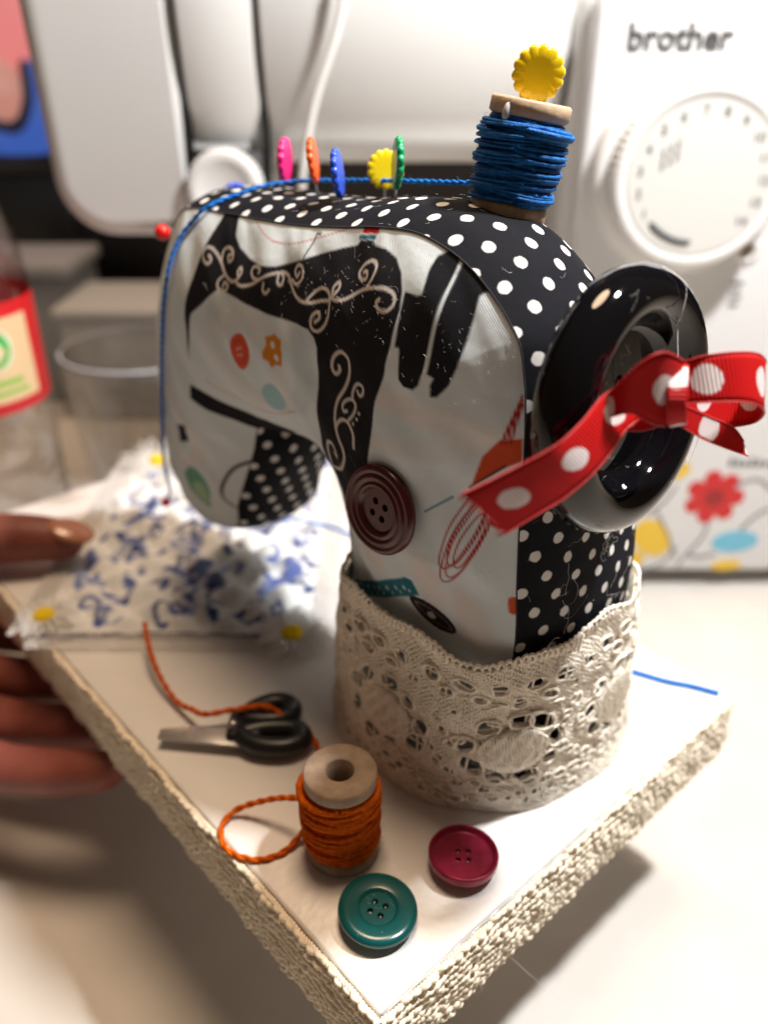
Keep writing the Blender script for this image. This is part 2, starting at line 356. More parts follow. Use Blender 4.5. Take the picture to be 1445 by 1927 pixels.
STROKES = [([(126.5,138.0),(123.7,136.9),(120.7,135.1),(118.7,133.6),(116.1,132.3),(113.0,131.9),(110.6,132.9),(109.7,134.7),(110.7,135.7),(111.5,134.7),(110.7,133.8)],0.75,'W'),([(126.5,138.0),(129.0,138.2),(130.3,136.7),(129.2,135.0),(126.7,134.2),(125.5,135.3),(127.3,136.4)],0.75,'W'),([(121.2,135.4),(121.7,138.3),(119.4,139.3),(117.0,138.6),(116.2,136.9),(117.5,136.1),(118.7,137.3),(117.5,137.8)],0.75,'W'),([(118.1,132.6),(119.9,130.8),(118.9,129.1),(115.9,129.0),(115.0,130.5),(117.0,130.9),(117.3,129.9)],0.75,'W'),([(110.5,132.0),(107.5,131.8),(103.8,132.8),(100.6,134.5),(96.9,136.3),(92.9,137.3),(90.4,137.1),(88.6,135.7),(85.7,133.9),(82.1,133.0),(77.8,133.2),(74.1,134.3),(71.4,134.9),(70.4,135.7)],0.75,'W'),([(100.6,134.5),(103.2,134.3),(105.2,135.4),(105.2,136.6),(103.3,137.2),(101.2,136.7),(101.7,135.9)],0.75,'W'),([(98.3,134.0),(98.1,132.3),(96.6,131.9),(95.7,132.9)],0.75,'W'),([(93.9,136.8),(93.4,134.9),(91.9,134.6),(91.8,136.2),(92.9,137.3)],0.75,'W'),([(88.3,136.4),(85.5,135.9),(83.6,137.6),(84.7,139.7),(86.9,140.1),(87.7,138.5),(86.1,137.5),(85.5,138.5)],0.75,'W'),([(79.2,133.4),(77.2,135.7),(74.9,137.0),(72.0,136.7),(70.7,135.3),(70.4,132.5),(71.2,129.3),(73.1,127.6),(75.3,128.1),(75.9,130.4),(74.3,131.8),(73.3,130.6),(74.4,129.5)],0.75,'W'),([(70.1,136.4),(70.6,137.9),(69.4,139.2),(68.5,138.3),(69.2,136.9),(70.0,136.2)],0.75,'W'),([(70.4,135.7),(67.7,135.7),(65.0,136.5),(61.9,138.4),(59.4,139.6),(55.8,140.5),(52.6,140.7),(50.2,139.9),(49.6,138.0),(51.1,136.5),(53.4,136.7),(54.4,137.8),(53.8,138.5)],0.75,'W'),([(59.4,139.6),(58.3,142.1),(58.4,144.2),(60.3,145.1),(62.8,144.1),(63.9,142.1),(62.3,141.0),(60.5,141.5),(61.1,142.7),(62.3,142.5)],0.75,'W'),([(65.2,121.0),(64.9,120.1),(65.9,119.0),(67.1,119.3),(67.7,120.8),(67.0,123.0),(64.9,124.5),(62.5,124.3),(61.2,123.0),(61.4,119.8),(62.9,116.1),(65.2,112.8),(66.6,110.0),(67.1,107.2),(66.8,104.7),(65.8,102.1),(64.4,99.9),(64.1,97.4),(66.0,94.2),(69.9,91.5),(74.4,90.4),(74.8,93.2),(74.3,96.3),(72.4,98.7),(69.7,99.6),(68.4,98.2),(68.6,95.9),(69.6,96.5)],0.95,'W'),([(66.8,104.7),(65.9,106.5),(63.8,108.1),(61.6,108.5),(60.1,107.5),(59.0,105.5),(59.4,102.1)],0.9,'W'),([(60.7,109.0),(59.1,111.0),(58.6,113.2),(59.9,114.3),(61.8,113.7),(63.2,112.1),(62.8,110.7),(61.5,111.1)],0.8,'W'),([(59.9,114.5),(59.9,116.1),(58.9,118.0),(57.1,118.9),(55.7,118.3),(56.0,116.8),(57.3,116.0),(58.1,116.9)],0.8,'W'),([(57.3,111.7),(57.3,111.6)],0.75,'W'),([(57.9,110.1),(57.9,110.0)],0.75,'W'),([(59.0,108.7),(59.0,108.6)],0.7,'W'),([(125.9,71.0),(132.4,67.1),(138.7,59.7),(141.1,52.8),(138.1,49.9)],1.1,'K'),([(130.2,99.8),(125.1,97.6),(113.9,95.6),(101.9,96.3),(89.5,101.2)],0.35,'P'),([(112.5,146.6),(106.7,144.4),(99.8,143.3),(92.3,144.0),(82.8,146.7),(74.8,149.4)],0.35,'P'),([(83.6,147.3),(85.1,147.0),(84.9,145.7),(85.2,144.1),(85.7,141.7)],0.5,'K'),([(27.1,101.7),(20.7,107.9)],0.5,'K'),([(36.9,93.0),(30.7,98.4)],0.45,'B'),([(31.6,75.7),(30.5,76.0),(29.1,77.4),(27.5,79.8),(26.0,82.6),(24.7,85.9),(23.6,89.3),(22.7,92.7),(22.2,95.8),(21.9,98.3),(22.0,100.2),(22.4,101.3),(23.2,101.5),(24.2,100.7),(25.4,99.1),(26.7,96.7),(28.1,93.7),(29.4,90.3),(30.6,86.7),(31.5,83.2),(32.0,80.2),(32.3,77.6),(32.0,76.1),(31.2,75.7)],0.4,'R'),([(30.5,77.3),(29.6,77.5),(28.4,78.7),(27.1,80.6),(25.9,83.1),(24.7,85.9),(23.8,88.9),(23.0,91.8),(22.5,94.4),(22.3,96.6),(22.4,98.2),(22.8,99.2),(23.4,99.3),(24.3,98.7),(25.3,97.3),(26.5,95.2),(27.7,92.6),(28.8,89.7),(29.8,86.6),(30.5,83.6),(30.9,81.0),(31.0,78.9),(30.8,77.6),(30.1,77.3)],0.4,'R'),([(30.2,80.7),(29.5,80.9),(28.6,81.8),(27.6,83.3),(26.6,85.3),(25.6,87.6),(24.8,90.1),(24.1,92.6),(23.7,94.8),(23.5,96.6),(23.6,98.0),(23.9,98.8),(24.5,98.9),(25.2,98.3),(26.1,97.2),(27.1,95.4),(28.1,93.3),(29.0,90.8),(29.8,88.2),(30.4,85.8),(30.8,83.6),(30.8,82.0),(30.5,81.0),(30.0,80.7)],0.4,'R'),([(31.9,79.4),(30.9,79.7),(29.7,80.9),(28.4,82.8),(27.1,85.3),(25.9,88.3),(24.9,91.4),(24.1,94.4),(23.5,97.1),(23.3,99.4),(23.4,101.1),(23.7,102.1),(24.4,102.2),(25.3,101.6),(26.5,100.1),(27.7,98.0),(29.0,95.2),(30.2,92.2),(31.2,88.9),(32.0,85.8),(32.5,83.1),(32.6,81.0),(32.2,79.8),(31.5,79.4)],0.4,'R'),([(28.7,80.6),(28.2,80.7),(27.4,81.4),(26.6,82.7),(25.8,84.3),(25.0,86.3),(24.3,88.4),(23.8,90.4),(23.4,92.3),(23.3,93.8),(23.3,95.0),(23.6,95.6),(24.1,95.7),(24.7,95.3),(25.4,94.3),(26.2,92.8),(27.0,91.0),(27.8,88.9),(28.4,86.8),(28.9,84.8),(29.2,83.0),(29.2,81.6),(29.0,80.8),(28.5,80.5)],0.4,'R'),([(21.6,113.1),(20.5,118.0),(19.2,123.8)],0.45,'R'),([(20.9,113.1),(20.1,118.0),(19.1,122.9)],0.45,'R'),([(20.1,113.2),(19.6,118.0),(19.0,122.0)],0.45,'R'),([(16.7,74.1),(16.4,71.3)],2.0,'O')]
ELL = [((108.1,114.2),(-0.6,-5.0),(-4.9,2.1),'O2'),((97.6,103.2),(-0.8,-4.1),(-4.7,2.6),'LB'),((153.0,53.3),(-1.2,-7.9),(-6.9,5.0),'G'),((151.4,51.8),(-1.0,-4.1),(-3.4,2.5),'G2'),((35.7,63.3),(-6.5,-2.9),(-1.4,2.6),'DB')]
STAR = [(95.6,121.2),(92.7,122.2),(91.3,123.0),(89.7,122.6),(87.3,122.3),(87.3,120.4),(87.0,118.6),(88.5,115.0),(90.7,115.0),(93.1,113.5),(94.0,115.0),(96.4,115.3),(96.4,117.1),(94.9,119.2)]
TAIL_LONG = [([12.6,118.6,122.6],[20.8,122.4,112.8]),([17.2,120.5,124.0],[26.1,124.7,115.0]),([23.0,122.8,126.1],[31.5,127.1,117.3]),([28.9,125.3,128.5],[36.4,129.9,120.3]),([33.6,129.9,130.6],[40.5,133.8,123.1]),([38.3,135.8,132.9],[44.0,137.7,126.1]),([44.9,141.9,133.7],[48.6,142.4,126.2]),([51.4,143.8,133.0],[52.9,141.4,126.6])]
LOOP_LEFT = [([54.2,144.8,132.6],[53.5,141.2,126.2]),([46.4,145.7,130.2],[48.4,142.1,123.7]),([40.0,142.2,128.1],[41.9,140.4,124.8]),([36.4,138.0,128.7],[37.2,137.2,127.2]),([39.7,136.2,133.8],[40.9,135.1,129.6]),([43.6,134.7,139.3],[44.0,136.2,129.5]),([47.6,135.6,140.9],[47.4,136.3,127.7]),([53.2,140.6,137.6],[50.4,136.9,126.7])]
LOOP_RIGHT = [([53.9,143.4,136.4],[54.4,139.8,129.9]),([57.6,142.1,138.2],[59.0,138.1,130.9]),([63.3,142.4,138.7],[64.3,138.1,130.9]),([68.3,145.1,137.4],[68.5,140.5,129.1]),([72.2,150.1,134.0],[71.9,145.4,125.5]),([73.4,156.1,130.4],[72.8,151.1,121.3]),([68.5,156.7,129.5],[67.5,151.7,120.3]),([59.9,151.2,131.9],[58.9,146.8,123.9]),([55.2,145.9,134.8],[55.2,141.9,127.5])]
TAIL_SHORT = [([55.7,142.4,128.3],[54.5,140.7,125.3]),([61.6,145.2,125.1],[60.3,143.1,121.5]),([67.2,147.0,122.3],[65.6,145.1,118.8]),([70.2,147.5,119.1],[71.1,146.1,116.5])]
KNOT = [([53.3,146.4,133.6],[56.2,146.7,134.0]),([51.5,143.1,135.8],[54.9,143.3,136.1]),([49.9,138.1,135.0],[53.4,138.2,135.3]),([49.7,136.0,131.4],[53.1,136.0,131.2]),([51.5,137.9,126.5],[54.6,138.2,126.9]),([53.6,142.8,125.0],[56.6,143.0,125.4])]
BLUE_PATH = [W(*p) for p in ((56,84,160),(62,83,158.5),(77.7,84,157.2),(98,84,155.6),(116,83,154.0),(124,79,153.4),(129,71,152.5),(133,63,150.2),(136.2,55.2,147.4),(140.6,52.8,143.4),(143.4,49.8,138.9),(144.9,46.6,132.4),(147.4,44.6,122.8),(150.1,43.6,111),(154.2,43.5,96.2),(158.8,43.9,80.1),(165.5,45.6,64),(172,48.6,52),(178,52.2,42.5),(184,53.4,35))]
g_mar = np.array([20.4, 143.2, 1.9])

# ------------------------------------------------------------------ setting
TZ = -86.0
t = obj('table', *rbox((-1300, -250, TZ - 30), (1300, 1010, TZ), 3, 2), M['table'], loc=(0, 300, TZ))
tag(t, None, kind='structure')
t = obj('wall', *rbox((-1600, 1012, -700), (1600, 1040, 1400), 0), mat('dark_room_wall', (.018, .015, .014), .8, vary=.3, vscale=4), loc=(0, 1012, 0))
tag(t, None, kind='structure')

# ------------------------------------------------------------------ the board
board = empty('display_board', W(0, 0, -22), 'white painted wooden board edged with cream crochet trim, held over the table', 'board')
BL, BW, BT = 285.0, 153.0, 22.0
def boardbox(a0, a1, b0, b1, z0, z1, bev, seg=3):
    V, F = rbox((a0, b0, z0), (a1, b1, z1), bev, seg)
    return [W(*v) for v in V], [f[::-1] for f in F]
obj('top_panel', *boardbox(-1.5, BL, -2.5, BW, -3.4, 0, .9), M['paint'], board)
obj('core', *boardbox(-.7, BL - .8, -1.7, BW - .8, -BT, -3.4, .5), M['board_side'], board)
def ellipsoid(c, ax, r, seg=6, rings=4):
    ax = np.array(ax, float); L = np.linalg.norm(ax); x, y, n = basis(ax)
    V = []; F = []
    V.append(c - ax)
    for i in range(1, rings):
        th = math.pi * i / rings
        for k in range(seg):
            p = 2 * math.pi * k / seg
            V.append(c - ax * math.cos(th) + math.sin(th) * r * (math.cos(p) * x + math.sin(p) * y))
    V.append(c + ax)
    for k in range(seg): F.append((0, 1 + (k + 1) % seg, 1 + k))
    for i in range(rings - 2):
        for k in range(seg):
            l = (k + 1) % seg; o = 1 + i * seg
            F.append((o + k, o + l, o + seg + l, o + seg + k))
    o = 1 + (rings - 2) * seg
    for k in range(seg): F.append((o + k, o + (k + 1) % seg, o + seg))
    return V, F
# thin glue line along the top of the trim
V, F = tube([W(-1.9, b, -.3 + .25 * math.sin(b * .9)) for b in np.arange(-2, BW, 2)], .45, 6); obj('glue_bead', V, F, M['glue'], board)

# ------------------------------------------------------------------ the stuffed sewing machine
TOY = empty('stuffed_sewing_machine', W(48, 84, 0), 'stuffed fabric sewing machine with printed side and black polka dot strip, standing on the board', 'pincushion')
B0 = 56.0
OUTL = catmull(OUT, 8, True)
# resample evenly
def resample(P, step, closed=True):
    Q = np.vstack([P, P[:1]]) if closed else P
    d = np.r_[0, np.cumsum(np.linalg.norm(np.diff(Q, axis=0), axis=1))]
    n = max(int(d[-1] / step), 3); s = np.linspace(0, d[-1], n + 1)
    R = np.stack([np.interp(s, d, Q[:, k]) for k in range(Q.shape[1])], 1)
    return R[:-1] if closed else R
OUTL = resample(OUTL, .9)
def seg_dist(Q, A, B, chunk=20000):
    ab = B - A; L = (ab * ab).sum(1).clip(1e-9); D = np.empty(len(Q)); NP = np.empty_like(Q)
    for i in range(0, len(Q), chunk):
        q = Q[i:i + chunk, None, :]
        t = np.clip(((q - A) * ab).sum(2) / L, 0, 1); p = A + ab * t[..., None]
        d = ((p - q) ** 2).sum(2); k = d.argmin(1); D[i:i + chunk] = np.sqrt(d[np.arange(len(k)), k]); NP[i:i + chunk] = p[np.arange(len(k)), k]
    return D, NP
def inpoly(Q, P):
    A = np.asarray(P, float); B = np.roll(A, -1, 0); ins = np.zeros(len(Q), bool)
    for (x0, y0), (x1, y1) in zip(A, B):
        if y0 == y1: continue
        c = ((y0 > Q[:, 1]) != (y1 > Q[:, 1])) & (Q[:, 0] < x0 + (Q[:, 1] - y0) * (x1 - x0) / (y1 - y0)); ins ^= c
    return ins
HM, DD = 12.0, 30.0
def bulge(d, w):
    x = np.clip(d / DD, 0, 1); k = np.clip((w - 45) / 35, 0, 1)
    return HM * (1 - (1 - x) ** 2) * (.5 + .5 * k)
def panel_grid(step):
    lo = OUTL.min(0) - step; hi = OUTL.max(0) + step
    na, nw = int((hi[0] - lo[0]) / step) + 1, int((hi[1] - lo[1]) / step) + 1
    ga, gw = np.meshgrid(lo[0] + step * np.arange(na), lo[1] + step * np.arange(nw), indexing='ij')
    Q = np.stack([ga.ravel(), gw.ravel()], 1)
    ins = inpoly(Q, OUTL)
    G = ins.reshape(na, nw); cell = G[:-1, :-1] | G[1:, :-1] | G[:-1, 1:] | G[1:, 1:]
    used = np.zeros((na, nw), bool)
    for di in (0, 1):
        for dj in (0, 1): used[di:na - 1 + di, dj:nw - 1 + dj] |= cell
    idx = -np.ones(na * nw, int); u = used.ravel(); idx[u] = np.arange(u.sum())
    Qu = Q[u]; iu = ins[u]
    OC = OUTL[::4]; D, _ = seg_dist(Qu, OC, np.roll(OC, -1, 0)); nb = (D < 2.0) | ~iu
    d2, NP = seg_dist(Qu[nb], OUTL, np.roll(OUTL, -1, 0)); D[nb] = d2
    Qn = Qu.copy(); Qn[nb] = NP; Qu = np.where(iu[:, None], Qu, Qn); D = np.where(iu, D, 0)
    I, J = np.nonzero(cell)
    f = np.stack([idx[I * nw + J], idx[(I + 1) * nw + J], idx[(I + 1) * nw + J + 1], idx[I * nw + J + 1]], 1)
    return Qu, D, f
Q, D, FQ = panel_grid(.38)
def wrinkle(a, w, d):
    s = np.clip(d / 8, 0, 1)
    v = .55 * np.sin(.17 * a + .11 * w + 1.2 * np.sin(.07 * a)) * np.sin(.09 * w - .05 * a + .8) + .25 * np.sin(.41 * a - .33 * w)
    v += .08 * np.sin((a - w) * .62 + 2 * np.sin(a * .21)) * np.exp(-((d - 3) / 3.2) ** 2) / np.clip(s, .2, 1)
    v += .35 * np.exp(-((a * .45 - w + 104) / 2.6) ** 2)
    return v * s
foot = np.clip((50 - Q[:, 1]) / 50, 0, 1)
bb = B0 + 9 * foot - bulge(D, Q[:, 1]) - wrinkle(Q[:, 0], Q[:, 1], D)
Qa = Q[:, 0] + (50 - Q[:, 0]) * .16 * foot
V3 = C0 + Qa[:, None] * AV + bb[:, None] * BV + Q[:, 1:2] * ZV
fp = obj('print_panel', V3, FQ.tolist(), None, TOY)
fp.data.materials.append(mat_print('machine_print_cotton'))
set_uv(fp, Q)
# --- the printed picture, as cloth colour
RGB = np.tile(np.array([.73, .81, .85]), (len(Q), 1))
def blend(alpha, col): RGB[:] = RGB * (1 - alpha[:, None]) + np.array(col) * alpha[:, None]
def near(P, pad=3):
    P = np.asarray(P); return np.all((Q > P.min(0) - pad) & (Q < P.max(0) + pad), axis=1)
def poly(P, col, a=1.0, soft=.22, smooth=0):
    P = np.asarray(P, float)
    if smooth: P = catmull(P, smooth, True)
    m = near(P); q = Q[m]; ins = inpoly(q, P); d, _ = seg_dist(q, P, np.roll(P, -1, 0))
    al = np.zeros(len(Q)); al[m] = np.clip(.5 + np.where(ins, d, -d) / (2 * soft), 0, 1) * a; blend(al, col)
def stroke(P, w, col, a=1.0, taper=False):
    P = np.asarray(P, float)
    if len(P) > 2: P = catmull(P, 6)
    m = near(P); q = Q[m]; d, _ = seg_dist(q, P[:-1], P[1:])
    al = np.zeros(len(Q)); al[m] = np.clip((w * .5 - d) / .3 + .5, 0, 1) * a; blend(al, col)
def ellipse(c, u, v, col, a=1.0, inner=0.0, soft=.06):
    Mx = np.linalg.inv(np.array([u, v], float).T); r = np.linalg.norm((Q - np.array(c)) @ Mx.T, axis=1)
    al = np.clip((1 - r) / soft + .5, 0, 1)
    if inner: al *= np.clip((r - inner) / soft + .5, 0, 1)
    blend(al * a, col)
INK = {'W': (.68, .62, .58), 'K': (.010, .010, .014), 'P': (.62, .30, .28), 'B': (.02, .15, .27), 'R': (.42, .012, .012), 'O': (.62, .10, .03),
       'O2': (.72, .10, .045), 'LB': (.36, .58, .63), 'G': (.17, .42, .31), 'G2': (.42, .60, .42), 'DB': (.022, .012, .014)}
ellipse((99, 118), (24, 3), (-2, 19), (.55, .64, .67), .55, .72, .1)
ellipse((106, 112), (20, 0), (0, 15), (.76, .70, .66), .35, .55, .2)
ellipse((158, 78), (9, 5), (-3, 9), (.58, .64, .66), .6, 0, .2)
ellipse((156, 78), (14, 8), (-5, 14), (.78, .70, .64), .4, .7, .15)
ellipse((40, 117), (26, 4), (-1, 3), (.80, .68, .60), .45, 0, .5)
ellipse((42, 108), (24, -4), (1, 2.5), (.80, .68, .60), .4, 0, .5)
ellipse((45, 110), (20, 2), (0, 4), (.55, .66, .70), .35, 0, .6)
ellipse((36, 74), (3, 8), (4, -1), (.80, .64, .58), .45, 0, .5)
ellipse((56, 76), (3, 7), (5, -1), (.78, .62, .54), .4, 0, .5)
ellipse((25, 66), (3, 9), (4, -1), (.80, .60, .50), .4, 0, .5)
for P in (BLACK1, BLACK2, BLACK3, BAND, BUCKLE): poly(P, INK['K'])
poly(ORANGE, (.58, .075, .02)); poly(REDRECT, (.60, .012, .012)); poly(TEALRECT, (.02, .13, .17)); poly(TEALB, (.02, .17, .23))
poly(STAR, (.68, .24, .02))
for c, u, v, k in ELL:
    ellipse(c, u, v, INK[k])
    if k == 'O2':
        ellipse(c, np.array(u) * .68, np.array(v) * .68, (.45, .05, .03), .6, .82, .12)
        for sx, sy in ((.18, .14), (-.18, .14), (.18, -.14), (-.18, -.14)): ellipse(np.array(c) + np.array(u) * sx + np.array(v) * sy, np.array(u) * .08, np.array(v) * .09, (.75, .55, .48))
    if k == 'DB':
        ellipse(np.array(c) + np.array(u) * .05, np.array(u) * .82, np.array(v) * .5, (.30, .24, .24), .6, .84, .12)
        ellipse(np.array(c) - np.array(v) * .1, np.array(u) * .16, np.array(v) * .3, (.6, .55, .52))
for P in STROKES: stroke(P[0], P[1], INK[P[2]])
for s in ((92.2, 119.8), (90.6, 116.8)): ellipse(s, (1.2, 0), (0, .9), (.8, .75, .7))
tp = np.array(TEALB)
for i in range(9):                                        # openwork of the printed lace ribbon: two rows of round eyelets
    for row, rr in ((.32, .62), (.78, .42)):
        p = (tp[0] * (1 - row) + tp[4] * row) * (1 - (i + .5 + .5 * (rr < .5)) / 9.5) + (tp[2] * .5 + tp[3] * .5) * ((i + .5 + .5 * (rr < .5)) / 9.5) + np.array([0, 1.2 - 2.4 * row])
        ellipse(p, (rr, 0), (0, rr), (.60, .68, .71), .85, 0, .3)
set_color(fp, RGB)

# --- polka-dot strip running all round the outline
def bback(a, w): 
    k = np.clip((95 - a) / 60, 0, 1); return 92 + 16 * k * k * (3 - 2 * k) * np.clip((125 - w) / 50, 0, 1) - 3 * k
On = len(OUTL); NQ = 26
T2 = np.roll(OUTL, -3, 0) - np.roll(OUTL, 3, 0); T2 /= np.linalg.norm(T2, axis=1)[:, None]
area = .5 * np.sum(OUTL[:, 0] * np.roll(OUTL[:, 1], -1) - np.roll(OUTL[:, 0], -1) * OUTL[:, 1])
N2 = np.stack([T2[:, 1], -T2[:, 0]], 1) * (1 if area > 0 else -1)
turn = np.array([T2[(i + 8) % On][0] * T2[i - 8][1] - T2[(i + 8) % On][1] * T2[i - 8][0] for i in range(On)]) * (-1 if area > 0 else 1)
hg = np.where(turn < -.12, 1.2, 4.6); 
for _ in range(12): hg = (np.roll(hg, 2) + hg + np.roll(hg, -2)) / 3
sl = np.r_[0, np.cumsum(np.linalg.norm(np.diff(OUTL, axis=0), axis=1))]
V = []; UV = []
for j in range(NQ + 1):
    q = j / NQ
    for i in range(On):
        a, w = OUTL[i]; be = bback(a, w); b = B0 + (be - B0) * q
        e = hg[i] * (1 - abs(2 * q - 1) ** 2.4)
        p = (sl[i], b, 3.0)
        wr = (.9 * noise.noise((p[0] * .05, p[1] * .05, 3)) + .35 * noise.noise((p[0] * .17, p[1] * .17, 5))) * (1 - (2 * q - 1) ** 4)
        ft = min(max((50 - w) / 50, 0), 1); e *= 1 - ft
        V.append(W(a + N2[i, 0] * (e + wr) + (50 - a) * .16 * ft, b + 9 * ft * (1 - q), w + N2[i, 1] * (e + wr))); UV.append((sl[i], b - B0))
F = []
for j in range(NQ):
    for i in range(On):
        l = (i + 1) % On; F.append((j * On + i, j * On + l, (j + 1) * On + l, (j + 1) * On + i) if area < 0 else (j * On + l, j * On + i, (j + 1) * On + i, (j + 1) * On + l))
gu = obj('polka_dot_strip', V, F, mat_dots('polka_cotton', (.0065, .007, .011), (.78, .77, .74), 9.7, 9.7, 1.38, .30), TOY)
# give the strip's closing column its own uv (seam sits hidden at the base)
set_uv(gu, UV)
# --- back panel (coarser, hidden from here)
Qb, Db, Fb = panel_grid(2.0)
bk = bback(Qb[:, 0], Qb[:, 1]) + .8 * bulge(Db, Qb[:, 1])
kb = obj('back_panel', C0 + Qb[:, :1] * AV + bk[:, None] * BV + Qb[:, 1:2] * ZV, [f[::-1] for f in Fb.tolist()], mat('back_cotton', (.70, .765, .79), .9, .2, bump=.2), TOY)
# --- seam: a fine dark ridge of sewing thread
top_i = [i for i in range(On) if OUTL[i, 1] > 3]
sp = resample(np.array([list(OUTL[i]) for i in range(On)]), .9)
def ft_(w): return min(max((50 - w) / 50, 0), 1)
V, F = tube([W(a + N2[i, 0] * .1 + (50 - a) * .16 * ft_(w), B0 - .05 + 9 * ft_(w), w + N2[i, 1] * .1) for i, (a, w) in enumerate(OUTL)], .2, 5, closed=True)
obj('seam_thread', V, F, mat('dark_seam_thread', (.02, .02, .025), .9), TOY)

# --- crocheted lace cuff around the foot of the column
def cuff_pt(th, h):
    t = min(max(h / 58, 0), 1)
    ca, cb = 53 - 8 * t, 90 - 9.5 * t; ra, rb = 43 - 8.3 * t, 44 - 8.5 * t; e = 2.25 + .95 * t
    c, s = math.cos(th), math.sin(th)
    rr = (abs(c) ** e + abs(s) ** e) ** (-1 / e)
    return ca + ra * rr * c, cb + rb * rr * s
NT, HH = 620, 58.0
ring = np.array([cuff_pt(2 * math.pi * i / NT, 25) for i in range(NT + 1)]); per = np.r_[0, np.cumsum(np.linalg.norm(np.diff(ring, axis=0), axis=1))]
PER = per[-1]; nm = 7; PM = PER / nm
rl = random.Random(11)
holes = []
for m in range(nm):
    o = m * PM + 8.5
    for k in range(9):                                    # wheel of eyelets round each solid medallion
        t = 2 * math.pi * (k + .3) / 9 + rl.uniform(-.1, .1); r = rl.uniform(1.7, 2.6)
        holes.append((o + 12.6 * math.cos(t), 26.5 + 11.2 * math.sin(t), r * rl.uniform(1.3, 1.9), r * 1.1, t + math.pi / 2 + rl.uniform(-.2, .2)))
    for k in range(4):                                    # square eyelets under the top edge
        holes.append((o + PM / 4 * (k - 1.5) + rl.uniform(-.6, .6), 50 + rl.uniform(-.8, .8), rl.uniform(2.3, 3.3), rl.uniform(1.6, 2.2), rl.uniform(-.2, .3)))
        holes.append((o + PM / 4 * (k - 1) + rl.uniform(-.6, .6), 45.3 + rl.uniform(-.8, .8), rl.uniform(1.8, 2.8), rl.uniform(1.1, 1.7), rl.uniform(-.2, .3)))
    for row in range(3):                                  # net ground near the foot
        for k in range(8):
            if rl.random() < .15: continue
            holes.append((o + PM * ((k + .5 * (row % 2)) / 8 - .5), 12.5 - 3.7 * row + rl.uniform(-.4, .4) + 1.5 * math.sin(k * .8 + m), rl.uniform(1.4, 2.1), rl.uniform(.9, 1.4), rl.uniform(-.35, .35)))
    for k in range(10):                                   # spider mesh between the medallions
        holes.append((o + PM * .5 + rl.uniform(-4.6, 4.6), 17 + 2.5 * k + rl.uniform(-1, 1), rl.uniform(1.0, 2.0), rl.uniform(.8, 1.4), rl.uniform(0, 3)))
Hs = np.array(holes)
TH = np.arange(NT) * 2 * math.pi / NT
def vcuff(s, h):
    """vectorised point on the cuff and its outward direction in board coordinates"""
    th = np.interp(s % PER, per, np.r_[TH, 2 * math.pi]); t = np.clip(h / 58, 0, 1)
    ca, cb = 53 - 8 * t, 90 - 9.5 * t; ra, rb = 43 - 8.3 * t, 44 - 8.5 * t; e = 2.25 + .95 * t
    c, si = np.cos(th), np.sin(th); rr = (np.abs(c) ** e + np.abs(si) ** e) ** (-1 / e)
    a = ca + ra * rr * c; b = cb + rb * rr * si; n0 = a - ca; n1 = b - cb; nl = np.hypot(n0, n1)
    return a, b, n0 / nl, n1 / nl
def push(s, h, H_, per_=None):
    """threads bend aside round every eyelet, bunching along its rim"""
    s = s.copy(); h = h.copy()
    for (s0, h0, rx, ry, an) in H_:
        ds = s - s0
        if per_: ds = (ds + per_ / 2) % per_ - per_ / 2
        m = (np.abs(ds) < 5) & (np.abs(h - h0) < 5)
        if not m.any(): continue
        dh = h - h0; ca, sa = math.cos(an), math.sin(an)
        x = (ds * ca + dh * sa) / rx; y = (-ds * sa + dh * ca) / ry; r = np.hypot(x, y) + 1e-6
        k = np.where(r < 1.45, (1.02 + .43 * (r / 1.45) ** 2) / r, 1.0); x = x * k * rx; y = y * k * ry
        s = np.where(m, s - ds + x * ca - y * sa, s); h = np.where(m, h0 + x * sa + y * ca, h)
    return s, h
def batch_tubes(P, N, r, sides=5):
    """P (T, n, 3) centre lines, N (T, n, 3) one normal each -> joined tubes"""
    Tn, n, _ = P.shape; D = np.gradient(P, axis=1); D /= np.linalg.norm(D, axis=2, keepdims=True).clip(1e-9)
    U = N - D * (N * D).sum(2, keepdims=True); U /= np.linalg.norm(U, axis=2, keepdims=True).clip(1e-9); B_ = np.cross(D, U)
    an = np.arange(sides) * 2 * math.pi / sides; rr = np.asarray(r)[..., None, None] if np.ndim(r) else r
    V = P[:, :, None] + rr * (U[:, :, None] * np.cos(an)[:, None] + B_[:, :, None] * np.sin(an)[:, None])
    idx = np.arange(Tn * n * sides).reshape(Tn, n, sides); nx_ = np.roll(idx, -1, 2)
    F = np.stack([idx[:, :-1], nx_[:, :-1], nx_[:, 1:], idx[:, 1:]], -1).reshape(-1, 4)
    return V.reshape(-1, 3), F
def vnoise(x, y, k):
    return np.sin(x * .31 + 1.7 * np.sin(y * .23 + k)) * np.sin(y * .37 + 1.3 * np.sin(x * .19 + 2 * k))
def in_eyelet(s, h, H_, per_=None, k=.92):
    m = np.zeros(s.shape, bool)
    for (s0, h0, rx, ry, an) in H_:
        ds = s - s0
        if per_: ds = (ds + per_ / 2) % per_ - per_ / 2
        dh = h - h0; ca, sa = math.cos(an), math.sin(an)
        m |= ((ds * ca + dh * sa) / rx) ** 2 + ((-ds * sa + dh * ca) / ry) ** 2 < k * k
    return m
def cut(F, mask, sides=5):
    keep = ~(mask[:, :-1] | mask[:, 1:]); return F[np.repeat(keep.ravel(), sides)]
